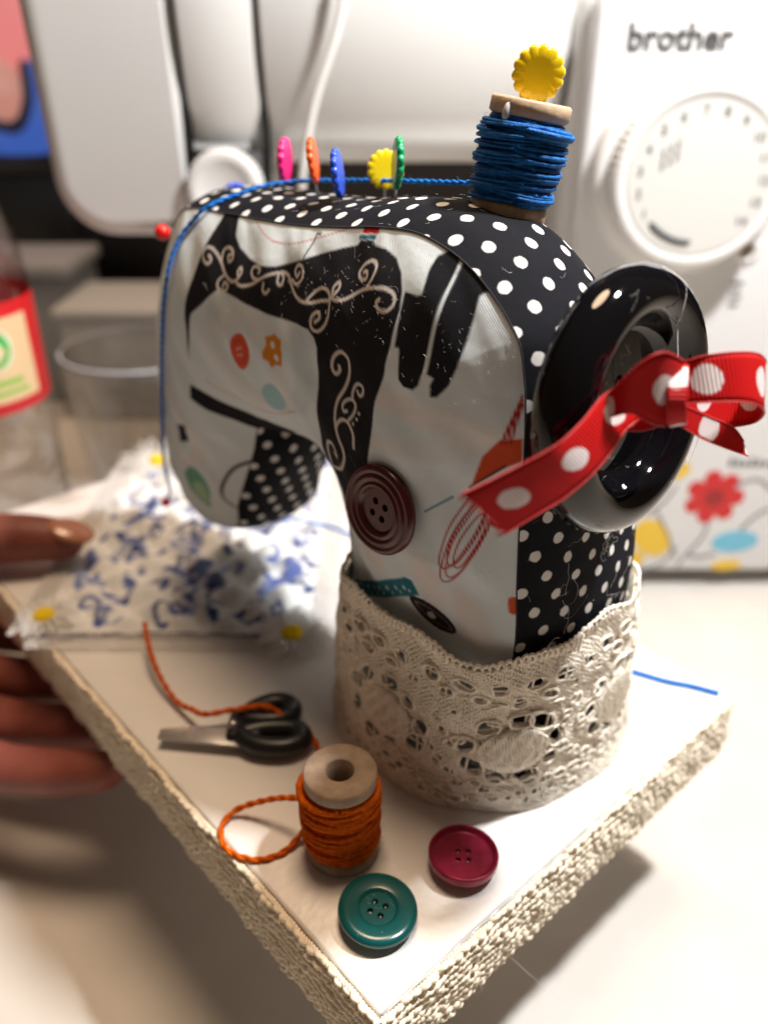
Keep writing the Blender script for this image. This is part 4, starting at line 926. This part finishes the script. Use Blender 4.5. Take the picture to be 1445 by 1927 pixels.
for k in range(150):
    c = np.array([rq.uniform(MX0 + 6, MX1 - 6), rq.uniform(MY0 + 8, MY1 - 6)]); an = rq.uniform(0, 6.3); col = rq.choice([(.05, .075, .24), (.09, .13, .36), (.20, .26, .48)])
    ty = rq.random()
    if ty < .45:
        L = rq.uniform(7, 15); P = [c + L * (t - .5) * np.array([math.cos(an), math.sin(an)]) + 3.0 * math.sin(t * 3.1) * np.array([-math.sin(an), math.cos(an)]) for t in np.linspace(0, 1, 6)]
        stroke(P, rq.uniform(1.1, 2.2), col, .9)
        for s in (0, -1): ellipse(P[s], (2.6 * math.cos(an + 1), 2.6 * math.sin(an + 1)), (-1.6 * math.sin(an + 1), 1.6 * math.cos(an + 1)), col)
    elif ty < .75: ellipse(c, (4.8 * math.cos(an), 4.8 * math.sin(an)), (-2.6 * math.sin(an), 2.6 * math.cos(an)), col, .9, .45 if ty < .6 else 0, .15)
    else:
        for m in range(5): ellipse(c + 2.7 * np.array([math.cos(m * 1.26), math.sin(m * 1.26)]), (1.5, 0), (0, 1.5), col, .85)
set_color(qm, RGB)
# lace edge with daisies
def lace_edge(P0, P1, out, seed):
    mb = MB(); P0 = np.array(P0, float); P1 = np.array(P1, float); out = np.array(out, float); L = np.linalg.norm(P1 - P0); d = (P1 - P0) / L; rn = random.Random(seed)
    n = int(L / 1.5)
    for i in range(n):
        c = P0 + d * (i + .5) * L / n
        for row in range(4):
            P = [c + d * (.9 * math.cos(t) + .7 * (row % 2)) + out * (.4 + row * 2.3 + 1.25 * math.sin(t)) + ZV * (.9 + rn.uniform(-.2, .3) - row * .18) for t in np.linspace(0, 5.6, 7)]
            mb.add(*tube(P, rn.uniform(.18, .3), 4, closed=True))
    return mb
zc = 1.0
for i, (p0, p1, o) in enumerate((((MX0, MY0, zc), (MX1, MY0, zc), (0, -1, 0)), ((MX0, MY1, zc), (MX0, MY0, zc), (-1, 0, 0)), ((MX1, MY0, zc), (MX1, MY1, zc), (1, 0, 0)), ((MX1, MY1, zc), (MX0, MY1, zc), (0, 1, 0)))):
    lace_edge(p0, p1, o, i).obj('lace_edging', M['white_lace'], matq)
V, F = tube([(x, MY0 + 2.5 + 1.2 * math.sin(x * .06) - 4, 1.6 + .3 * math.sin(x * .5)) for x in np.arange(MX0 + 4, MX1 - 16, 1.5)], .8, 6); obj('navy_stitching', V, F, M['navy_ribbon'], matq)
def daisy(c, R, rs, tilt):
    c = np.array(c, float); rn = random.Random(rs); n = np.array(tilt, float)
    x, y, z = basis(n, (0, 1, 0)); d0 = None
    mb = MB()
    for k in range(17):
        t = 2 * math.pi * k / 17 + rn.uniform(-.1, .1); L = R * rn.uniform(.8, 1.12); dr = math.cos(t) * x + math.sin(t) * y; sd = -math.sin(t) * x + math.cos(t) * y
        P = [c + dr * q * L + z * (1.6 + 1.4 * math.sin(q * 2.6)) for q in (.12, .45, .8, 1.0)]
        for s in (-1, 1):
            mb.add(*tube([P[0], P[1] + sd * s * .9, P[2] + sd * s * 1.1, P[3]], [.35, .42, .42, .25], 5))
    o = mb.obj('daisy', M['daisy'], matq)
    V, F = lathe([(3.9, 0), (3.8, 1.2), (2.9, 2.0), (1.5, 2.4), (0, 2.5)], 24); V = place(V, c + z * 2.0, n); V = np.array([p + .35 * noise.noise(Vector(p) * 1.3) * z for p in V])
    obj('daisy_centre', V, [f[::-1] for f in F], M['daisy_eye'], o)
daisy((-33, 236.5, 2), 14, 1, (.1, -.12, 1)); daisy((-125, 247, 2.2), 11.5, 2, (0, -.1, 1)); daisy((-114, 375, 5), 18, 3, (.05, -.35, 1))

# ------------------------------------------------------------------ hand holding the board
hand = empty('hand', (-190, 262, -60), 'hand gripping the left edge of the board, thumb on the mat', 'hand')
def skinned(name, pts, edges, radii, root=0, sub=2):
    me = bpy.data.meshes.new(name); org = base_of(hand)
    me.from_pydata([tuple((np.array(p) - org) * MM) for p in pts], edges, [])
    o = bpy.data.objects.new(name, me); COL.objects.link(o); o.parent = hand; o['_loc'] = [float(v) for v in org]
    sk = o.modifiers.new('skin', 'SKIN'); sk.use_smooth_shade = True
    for i, r in enumerate(radii):
        rr = r if isinstance(r, tuple) else (r, r); me.skin_vertices[0].data[i].radius = (rr[0] * MM, rr[1] * MM)
    for i in range(len(pts)): me.skin_vertices[0].data[i].use_root = (i == root)
    s = o.modifiers.new('sub', 'SUBSURF'); s.levels = sub; s.render_levels = sub
    me.materials.append(M['skin'])
    return o
hp = [(-215, 262, -14), (-236, 262, -22), (-275, 262, -40)]; he = [(0, 1), (1, 2)]; hr = [(24, 17), (23, 18), (22, 20)]
def chain(start, pts, rad):
    prev = start
    for p, r in zip(pts, rad): hp.append(p); hr.append(r); he.append((prev, len(hp) - 1)); prev = len(hp) - 1
chain(0, [(-197, 278, 4), (-172, 284, 13.5), (-150, 286, 15), (-131, 287.5, 13), (-121.5, 288.5, 11)], [14, 12, 11, 9.4, 6.2])               # thumb
chain(0, [(-192, 238, -33), (-162, 224, -40), (-136, 214, -39), (-112, 208, -35), (-90, 206, -31)], [11.5, 10.0, 9.2, 8.6, 7])                  # index, under the board
chain(0, [(-196, 254, -36), (-166, 246, -42), (-138, 238, -41), (-112, 232, -36), (-94, 229, -33)], [11.5, 10.2, 9.4, 8.8, 7])
chain(0, [(-200, 272, -34), (-170, 268, -40), (-142, 262, -39), (-118, 257, -35), (-102, 254, -33)], [11, 9.8, 9.2, 8.6, 6.8])
chain(0, [(-204, 290, -30), (-178, 291, -36), (-154, 287, -36), (-134, 283, -33), (-120, 281, -31)], [10, 8.8, 8.2, 7.6, 6.2])
skinned('hand_body', hp, he, hr, 0)
V, F = ellipsoid(np.array([-125.5, 286.0, 17.8]), np.array([8.5, .8, -3.6]), 6.4, 14, 10); V = np.array(V); c = np.array([-125.5, 286.0, 17.8]); nz = np.array([.38, -.2, .9]); nz /= np.linalg.norm(nz)
V = V - ((V - c) @ nz)[:, None] * nz * .72
obj('thumb_nail', V, F, M['nail'], hand)

# ------------------------------------------------------------------ the large sewing machine behind
YM = 352.0; TB = -55.0                                 # drawn to a drawing scale, then brought to full size (385 mm wide) below
sm_ = empty('domestic_sewing_machine', (30, 400, TB), 'large white domestic sewing machine with stitch dial, standing behind the toy', 'sewing machine')
def front(outline, y0, depth, rnd, m, name, parent=sm_, steps=4):
    """outline in (x, z), front face at y0, extends back by depth"""
    V, F = slab(outline, depth, rnd, steps)
    return obj(name, [(x, y0 + depth - h, z) for x, z, h in V], F, m, parent)
wp, wf = M['white_plastic'], M['white_plastic_face']
front(rrect(-50, 215, 147, 262, (8, 12, 20, 8), 8), YM + 36, 86, 9, wp, 'arm')
front(rrect(-140, -49, 121, 262, (26, 12, 3, 26), 8), YM + 30, 92, 9, wp, 'head')
front(rrect(74, 212, -48, 214, (22, 16, 16, 13), 8), YM + 10, 104, 8, wp, 'column')
front(rrect(78, 206, -45, 210, (20, 14, 14, 11), 8), YM, 12, 3, wf, 'control_panel')
V, F = rbox((-150, YM + 22, TB + 1), (74, YM + 125, -30), 6, 3); obj('bed', V, F, wp, sm_)
# head face plate, thread slots, tension wheel
def cover(x0, x1, z0, y_off, m, name, r=16):
    """arm cover: flat above, rolling back under towards its lower edge (profile in y, z extruded along x, ends eased)"""
    prof = [(YM + 60, 256)] + [(YM + y_off, z) for z in np.linspace(256, z0 + 62, 4)]
    prof += [(YM + y_off + 15 * q * q, z0 + 62 - q * (62 - r)) for q in np.linspace(.1, 1, 10)]
    y1 = YM + y_off + 15; prof += [(y1 + r * 1.2 * (1 - math.cos(t)) + 2 * t, z0 + r - r * math.sin(t)) for t in np.linspace(.15, math.pi / 2, 8)] + [(YM + 60, z0)]
    V = []; F = []; n = len(prof); xs = [x0, x0 + .5, x0 + 1.4, x1 - 1.4, x1 - .5, x1]; ins = [1.6, .5, 0, 0, .5, 1.6]
    for x, e in zip(xs, ins): V += [(x, y + e, z + (e * .6 if z < z0 + 4 else 0)) for y, z in prof]
    for i in range(len(xs) - 1):
        for k in range(n - 1): F.append((i * n + k, (i + 1) * n + k, (i + 1) * n + k + 1, i * n + k + 1))
    F.append(tuple(range(n))); F.append(tuple((len(xs) - 1) * n + k for k in range(n))[::-1])
    return obj(name, V, F, m, sm_)
fpl = front(rrect(-141, -82.6, 114.6, 256, (24, 2, 3, 20), 8), YM + 13, 26, 9, wp, 'face_plate')
for v in fpl.data.vertices: v.co.y += max(0, .190 - (v.co.z + TB * MM)) * .12
cover(-80.2, -50.6, 147, 15, wp, 'middle_cover', 5)
cover(-48.0, 72, 143, 13, wp, 'arm_cover', 14)
for x0, x1 in ((-83, -80), (-50.8, -47.8)):
    front(rrect(x0, x1, 134, 256, .6, 2), YM + 24, 4, 0, M['slot'], 'thread_slot')
front(rrect(-82.4, -48, 118, 150, 2, 2), YM + 24.5, 4, 0, M['slot'], 'wheel_recess')
V = []; F = []
def ribbed(R, th, ribs, inner, amp=.6):
    seg = ribs * 4; V = []; F = []; lev = [(0, 0.0, 1), (0, th - 1.2, 1), (-1.0, th, 0), (-(R - inner), th, 0), (-(R - inner) - 1.2, th - 1.0, 0), (-R + .01, th - 1.0, 0)]
    for dr, h, rb in lev:
        for k in range(seg):
            t = 2 * math.pi * k / seg; r = R + dr + (amp if rb and k % 4 < 2 else 0); V.append((r * math.cos(t), r * math.sin(t), h))
    for i in range(len(lev) - 1):
        for k in range(seg):
            l = (k + 1) % seg; F.append((i * seg + k, i * seg + l, (i + 1) * seg + l, (i + 1) * seg + k))
    return V, F
V, F = ribbed(15.5, 9, 40, 11.5); obj('tension_wheel', place(V, (-66.5, YM + 22, 135.5), (0, -1, 0)), F, wp, sm_)
# stitch dial
DX, DZ = 119.5, 144.0
dial = obj('dial_ring', place(*[lathe([(38.0, -.5), (38.0, 6.5), (36.6, 8.6), (34.4, 9.2), (31, 9.2), (0, 9.2)], 72)[0]], (DX, YM, DZ), (0, -1, 0)), lathe([(38.0, -.5), (38.0, 6.5), (36.6, 8.6), (34.4, 9.2), (31, 9.2), (0, 9.2)], 72)[1], wp, sm_)
V, F = ribbed(32.6, 11.5, 70, 29.3, .6); obj('knob', place(V, (DX, YM - 8.6, DZ), (0, -1, 0)), F, wp, dial)
fy = YM - 19.3
V, F = lathe([(0, .2), (27.6, .2)], 60); obj('dial_face', place(V, (DX, fy, DZ), (0, -1, 0)), F, mat('dial_face_grey', (.66, .65, .62), .4), dial)
def put_text(body, x, y, z, size, m, parent, name='lettering', bold=0.0, rot=0.0, depth=.05):
    V, F = text_mesh(body, size, bold, depth); c, s = math.cos(rot), math.sin(rot)
    return obj(name, [(x + a * c - b * s, y - h, z + a * s + b * c) for a, b, h in V], F, m, parent, smooth=False)
for k in range(14):
    t = math.radians(213 - k * 19.5)
    put_text(str(k + 1), DX + 23.5 * math.cos(t), fy - .35, DZ + 23.5 * math.sin(t), 4.8, M['ink'], dial, 'dial_number', .12)
V, F = tube([(DX + 23 * math.cos(t), fy - .4, DZ + 23 * math.sin(t)) for t in np.linspace(math.radians(222), math.radians(270), 14)], [.3] + [.9] * 12 + [.3], 6); obj('dial_arc', V, F, M['dark_ink'], dial)
for k in range(3):
    P = [(DX - 16 + k * 2.6 + .8 * (i % 2), fy - .3, DZ + 3 + i * 1.6 + k * 1.6) for i in range(6)]; V, F = tube(P, .45, 4); obj('stitch_mark', V, F, M['ink'], dial)
V, F = rbox((DX - .5, YM - 9.7, DZ + 33.2), (DX + .5, YM - 9.0, DZ + 36.4), .3, 2); obj('pointer_mark', V, F, M['ink'], dial)
put_text('brother', 109.5, YM - .4, 190.5, 12.4, M['logo'], sm_, 'logo_lettering', .27, 0, .3)
# lever hole, small marks
V, F = lathe([(5.4, 0), (5.2, 1.0), (4.0, 1.3), (3.0, .9), (2.8, -.5), (0, -.5)], 28); obj('lever_boss', place(V, (150.5, YM, 114), (0, -1, 0)), F, wp, sm_)
V, F = lathe([(0, .95), (2.7, .95)], 20); obj('lever_hole', place(V, (150.5, YM - .1, 114), (0, -1, 0)), F, mat('hole_brown', (.16, .12, .09), .6), sm_)
for i in range(4):
    V, F = rbox((147, YM - .4, 100 - i * 3.1), (152 - .8 * (i % 2), YM + .3, 101.2 - i * 3.1), 0); obj('panel_mark', V, F, M['ink'], sm_)
for i in range(7):
    V, F = rbox((163 + i * 3.3, YM - .4, 14.5), (165.2 + i * 3.3, YM + .3, 19 - (i % 3) * .8), 0); obj('panel_mark', V, F, M['ink'], sm_)
# printed flowers low on the panel
def decal(P, col, name, y=YM - .35):
    V, F = slab(P, .4); m = M.setdefault(name + '_ink', mat(name + '_ink', col, .4)); return obj(name, [(x, y + .4 - h, z) for x, z, h in V], F, m, sm_, smooth=False)
def petals(cx, cz, R, r, n, rot=0):
    P = []
    for k in range(n * 8):
        t = 2 * math.pi * k / (n * 8); q = R * (.66 + .34 * abs(math.cos(n * (t + rot) / 2)) ** .6); P.append((cx + q * math.cos(t), cz + q * math.sin(t)))
    return P
decal(petals(159.5, -2.0, 14.5, 5, 7), (.56, .015, .018), 'red_flower')
decal(petals(159.5, -2.0, 5, 5, 7), (.30, .012, .015), 'flower_eye', YM - .6)
def leaf(cx, cz, rx, rz, an):
    return [(cx + rx * math.cos(t) * math.cos(an) - rz * math.sin(t) * math.sin(an), cz + rx * math.cos(t) * math.sin(an) + rz * math.sin(t) * math.cos(an)) for t in np.linspace(0, 2 * math.pi, 28, endpoint=False)]
decal(leaf(133, -25, 11.5, 8.5, -.9), (.76, .50, .04), 'yellow_leaf'); decal(leaf(174.5, -27, 11.5, 6, .08), (.16, .48, .66), 'blue_leaf')
decal(leaf(173, -41, 7.5, 3, .1), (.76, .50, .04), 'yellow_leaf'); decal(leaf(141, 12, 5, 3.4, .8), (.72, .42, .05), 'yellow_leaf'); decal(leaf(123, -38, 8, 5, .2), (.76, .50, .04), 'yellow_leaf')
for P in ([(159, -16), (158, -24), (152, -34), (148, -42)], [(152, -34), (158, -36), (166, -34)], [(133, -10), (140, -22), (146, -36)], [(168, 4), (178, 8), (186, 2)], [(141, 16), (136, 22), (128, 20)], [(146, -30), (140, -40), (130, -44)], [(176, -20), (184, -10), (196, -6)], [(128, -12), (136, -4), (140, 4)]):
    V, F = tube(catmull([(x, YM - .3, z) for x, z in P], 5), .55, 5); obj('flower_stem', V, F, M['ink'], sm_)
# upper thread hanging in front of the arm
tag(obj('white_cord', *tube(catmull([(-15, 402, 218), (-18.6, 401, 197), (-30.5, 403, 166), (-37, 406, 139), (-39.5, 411, 121)], 8), 1.9, 8), mat('white_cord', (.80, .79, .76), .8)), 'slanting white cord hanging in front of the large machine arm', 'cord')

# ------------------------------------------------------------------ left background
bt = empty('water_bottle', (-179, 338, TB), 'clear plastic drink bottle with a red label at the left edge', 'bottle')
bo = np.array([-179.0, 338.0, TB]); axis = ZV
prof = [(0, 1), (22, 0), (30, 3), (32, 8)]
for k in range(9): h = 12 + k * 8; prof += [(32.2, h), (31.6, h + 2.4), (29.8, h + 4), (31.6, h + 5.6)]
prof += [(32.2, 88), (32.2, 100), (32.0, 152), (32.2, 158), (31, 172), (26, 192), (18, 208), (14, 216), (13.6, 232), (12, 232)]
V, F = lathe(prof, 48); obj('bottle_body', place(V, bo, axis), F, mat_thin('clear_plastic', (.94, .94, .95), .10, .08), bt)
V, F = lathe([(32.2, 110), (32.4, 111), (32.4, 153), (32.2, 154.5)], 64); lb = obj('label', place(V, bo, axis), F, mat('red_label', (.62, .015, .02), .35), bt)
def wrap(t0, t1, h0, h1, r, m, name):
    P = np.linspace(math.radians(t0), math.radians(t1), 16); V = [(r * math.cos(t), r * math.sin(t), h) for h in (h0, h1) for t in P]; F = [(k, k + 1, 17 + k, 16 + k) for k in range(15)]
    return obj(name, place(V, bo, axis, (0, 1, 0)), F, m, lb)
th0 = None
lblm = [mat('label_peach', (.80, .58, .34), .35), mat('label_green', (.02, .50, .08), .35), mat('label_pale', (.72, .86, .60), .35), mat('label_lime', (.30, .55, .10), .35), mat('label_blue', (.25, .32, .55), .35)]
def onlabel(px, pz, r=32.25):                              # label plane to the cylinder, px mm round from the camera-facing line
    ang = math.radians(-62) + px / 32.2
    return (bo[0] + r * math.cos(ang), bo[1] + r * math.sin(ang), bo[2] + pz)
def patch(P, m, name, r): 
    V, F = slab(P, .01); n = len(P)
    obj(name, [onlabel(x, z, r) for x, z in P], [tuple(range(n))], m, lb)
def gridpatch(x0, x1, z0, z1, m, name, r):
    V = []; F = []
    for i in range(11):
        for j in (0, 1): V.append(onlabel(x0 + (x1 - x0) * i / 10, (z0, z1)[j], r))
    for i in range(10): F.append((2 * i, 2 * i + 2, 2 * i + 3, 2 * i + 1))
    obj(name, V, F, m, lb)
gridpatch(-4, 30, 115, 149, lblm[0], 'label_field', 32.5); gridpatch(-30, -6, 113, 145, lblm[3], 'label_field', 32.5); gridpatch(-26, -8, 112, 122, lblm[4], 'label_field', 32.6)
patch([(12 + 8 * math.cos(t), 137 + 9 * math.sin(t)) for t in np.linspace(0, 6.1, 24)], lblm[2], 'label_ring', 32.6)
patch([(12 + 6.2 * math.cos(t), 137 + 7 * math.sin(t)) for t in np.linspace(0, 6.1, 24)], lblm[1], 'label_roundel', 32.7)
patch([(12 + 2.2 * math.cos(t) + .6 * math.sin(3 * t), 137 + 3.8 * math.sin(t)) for t in np.linspace(0, 6.1, 24)], lblm[2], 'label_mark', 32.8)
gridpatch(4, 22, 122, 124.5, lblm[3], 'label_line', 32.6); gridpatch(7, 24, 118, 120, lblm[3], 'label_line', 32.6)

go = np.array([-131.0, 432.0, TB])
gl = empty('glass_tumbler', go, 'empty clear glass tumbler between the bottle and the toy head', 'glass')
V, F = lathe([(0, 6), (30, 6), (33, 9), (41.2, 100), (41.8, 102.0), (42.6, 102.6), (43.4, 102), (43.4, 100), (35, 3), (32, 0), (0, 0)], 64)
obj('glass_wall', place(V, go, ZV), F, mat_thin('clear_glass', (.90, .90, .90), .07, .02), gl)
V, F = lathe([(42.0 + .9 * math.cos(t), 102 + .9 * math.sin(t)) for t in np.linspace(0, 2 * math.pi, 10, endpoint=False)], 64, closed=True); obj('rim', place(V, go, ZV), F, mat('glass_rim', (.80, .82, .86), .08, .8), gl)

FULL = 1.13
for o, xyz in ((sm_, (33.9, 452.0, TZ)), (bt, (-202.3, 382.0, TZ)), (gl, (-148.0, 488.0, TZ))):
    o.scale = (FULL,) * 3; o.location = Vector(xyz) * MM

tv = empty('television', (-420, 905, TZ), 'television showing a face and a blue top, far left behind the large machine', 'television')
V, F = rbox((-760, 905, 78), (-250, 945, 470), 6, 2); obj('casing', V, F, M['black_plastic'], tv)
def scr(P, col, s, name, y):
    if name != 'screen': P = [tuple(v) for v in catmull(P, 6, True)]
    V, F = slab(P, .5); return obj(name, [(x, y + .5 - h, z) for x, z, h in V], F, mat_emit('screen_' + name, col, s), tv)
scr([(-745, 103), (-262, 103), (-262, 455), (-745, 455)], (.10, .07, .09), .6, 'screen', 903)
scr([(-330, 188), (-318, 215), (-312, 300), (-345, 330), (-420, 330), (-420, 205), (-372, 160), (-345, 165)], (.72, .20, .19), .95, 'face', 902)
scr([(-372, 185), (-352, 165), (-352, 140), (-378, 118), (-430, 130), (-430, 205)], (.62, .26, .20), .75, 'neck', 901)
scr([(-430, 104), (-318, 104), (-322, 172), (-345, 178), (-352, 145), (-372, 126), (-430, 150)], (.035, .10, .42), .85, 'blue_top', 900.4)
scr([(-350, 178), (-354, 146), (-373, 128), (-430, 152), (-430, 143), (-370, 116), (-345, 140), (-341, 178)], (.01, .012, .035), .6, 'neckline', 899.8)
V, F = rbox((-620, 880, TZ), (-200, 960, TZ + 14), 4, 2); obj('stand_foot', V, F, M['black_plastic'], tv)
V, F = rbox((-480, 915, TZ + 14), (-330, 940, 90), 4, 2); obj('stand_post', V, F, M['black_plastic'], tv)
b1 = empty('storage_box', (-325, 720, TZ), 'blurred grey box on the table behind the bottle', 'box')
V, F = rbox((-380, 690, TZ), (-262, 770, 24), 6, 3); obj('tub', V, F, mat('grey_box_plastic', (.30, .33, .37), .5), b1)
V, F = rbox((-384, 686, 24), (-258, 774, 36), 4, 3); obj('lid', V, F, mat('grey_box_lid', (.36, .39, .43), .45), b1)
V, F = lathe([(0, 8), (10, 8), (13, 6), (13.5, 0)], 28); obj('latch', place(V, (-318, 686, 4), (0, -1, 0)), F, mat('latch_grey', (.55, .54, .52), .4), b1)
b2 = empty('storage_box', (-200, 700, TZ), 'blurred white box on the table behind the glass', 'box')
V, F = rbox((-262, 650, TZ), (-120, 740, 2), 5, 3); obj('tub', V, F, mat('white_box_plastic', (.58, .62, .66), .5), b2)
V, F = rbox((-265, 647, 2), (-117, 743, 9), 3, 3); obj('lid', V, F, mat('white_box_lid', (.62, .66, .70), .45), b2)

# ------------------------------------------------------------------ lint and stray fibres
rl = random.Random(31); mb = MB()
def fibre(p, L, r, n=5, curl=1.0, axes=(AV, ZV)):
    P = [np.array(p)]; an = rl.uniform(0, 6.28)
    for _ in range(n):
        an += rl.uniform(-1, 1) * curl; P.append(P[-1] + (axes[0] * math.cos(an) + axes[1] * math.sin(an)) * L / n + np.cross(axes[0], axes[1]) * rl.uniform(-.12, .12) * L / n)
    mb.add(*tube(catmull(P, 2), r * .6, 3, caps=False))
def onpanel(a, w):
    q = np.array([[a, w]]); d, _ = seg_dist(q, OUTL[::5], np.roll(OUTL[::5], -1, 0))
    return W(a, B0 - float(bulge(d, q[:, 1])[0]) - .9, w) if inpoly(q, OUTL[::5])[0] else None
for k in range(230):
    a = rl.uniform(20, 90); w = rl.gauss(139, 5) if a > 45 else rl.gauss(134, 7)
    p = onpanel(a, w)
    if p is not None: fibre(p, rl.uniform(.4, 1.4), rl.uniform(.022, .04))
for k in range(60):
    p = onpanel(rl.uniform(18, 175), rl.uniform(60, 148))
    if p is not None: fibre(p, rl.uniform(1, 5), rl.uniform(.02, .045))
for a, w in ((20, 81), (22, 80), (19, 83), (24, 80.5)):
    p = onpanel(a, w)
    if p is not None:
        for _ in range(4): fibre(p, rl.uniform(3, 6), .05)
for k in range(260):                                      # fuzz on the strip's crown and round the wheel
    i = rl.randrange(On)
    if OUTL[i, 1] < 60: continue
    q = rl.random(); a, w = OUTL[i]; e = hg[i] * (1 - abs(2 * q - 1) ** 2.4) + .7
    fibre(W(a + N2[i, 0] * e, B0 + (bback(a, w) - B0) * q, w + N2[i, 1] * e), rl.uniform(.8, 3.2), rl.uniform(.02, .045), axes=(BV, AV * T2[i, 0] + ZV * T2[i, 1]))
xw, yw, zw = basis(WN)
for k in range(46):
    t = rl.uniform(0, 6.28); r = rl.uniform(3, 26); fibre(WC + xw * r * math.cos(t) + yw * r * math.sin(t) + zw * (10.6 if r > 18 else 5), rl.uniform(.8, 4), rl.uniform(.025, .05), axes=(xw, yw))
P = [WC + xw * 5 + yw * 26 + zw * 8, WC + xw * 9 + yw * 22 + zw * 11, WC + xw * 8 + yw * 16 + zw * 11, WC + xw * 11 + yw * 14 + zw * 9, WC + xw * 9 + yw * 6 + zw * 11, WC + xw * 13 - yw * 4 + zw * 12, WC + xw * 20 - yw * 10 + zw * 11.5, WC + xw * 17 - yw * 18 + zw * 11]
mb.add(*tube(catmull(P, 8), .1, 4, caps=False))
for k in range(4):
    t0 = WC + xw * rl.uniform(-16, -8) - yw * rl.uniform(20, 27) + zw * rl.uniform(5, 11)
    for _ in range(2): fibre(t0, rl.uniform(4, 9), .07, 12, 1.5, (xw, yw))
for k in range(11):
    fibre(W(rl.uniform(11, 16), rl.uniform(58, 100), rl.uniform(62, 92)) - AV * 6, rl.uniform(5, 14), .045, 10, .8, (BV, ZV))
for k in range(34): fibre(W(rl.uniform(1, 40), rl.uniform(2, 60), .35), rl.uniform(1, 7), .035, 6, .8, (AV, BV))
for k in range(9):
    t = rl.uniform(0, 6.28); fibre(np.array([-1.6, 127.2, 5.3]) + 8 * rl.random() * np.array([math.cos(t), math.sin(t), 0]), rl.uniform(.6, 2.5), .03, 4, 1.0, (AV, BV))
for k in range(90):
    h = rl.uniform(6, 55); s = rl.uniform(0, PER); p = cuff_world(s, h, 2.6); fibre(p, rl.uniform(1, 3), .05, 4, .8, (BV, ZV))
for k in range(120):
    b = rl.uniform(0, 150); fibre(W(-4.2, b, rl.uniform(-22, -2)), rl.uniform(1, 3.5), .05, 4, .8, (BV, ZV))
for k in range(46): fibre((rl.uniform(-120, 170), rl.uniform(90, 300), TZ + .3), rl.uniform(.8, 3.5), .07, 4, .9, (AV, BV))
fibre(W(-5, 40, -20), 30, .06, 8, .25, (BV * .5 - ZV * .8, -AV)); fibre(W(-4, 62, -19), 22, .06, 8, .3, (BV, -AV))
o = mb.obj('lint', M['hair'], None, loc=W(48, 84, 0)); tag(o, 'white lint and stray fibres clinging to the fabric, wheel and board', 'lint', kind='stuff')

for o in bpy.data.objects:
    if '_loc' in o: del o['_loc']
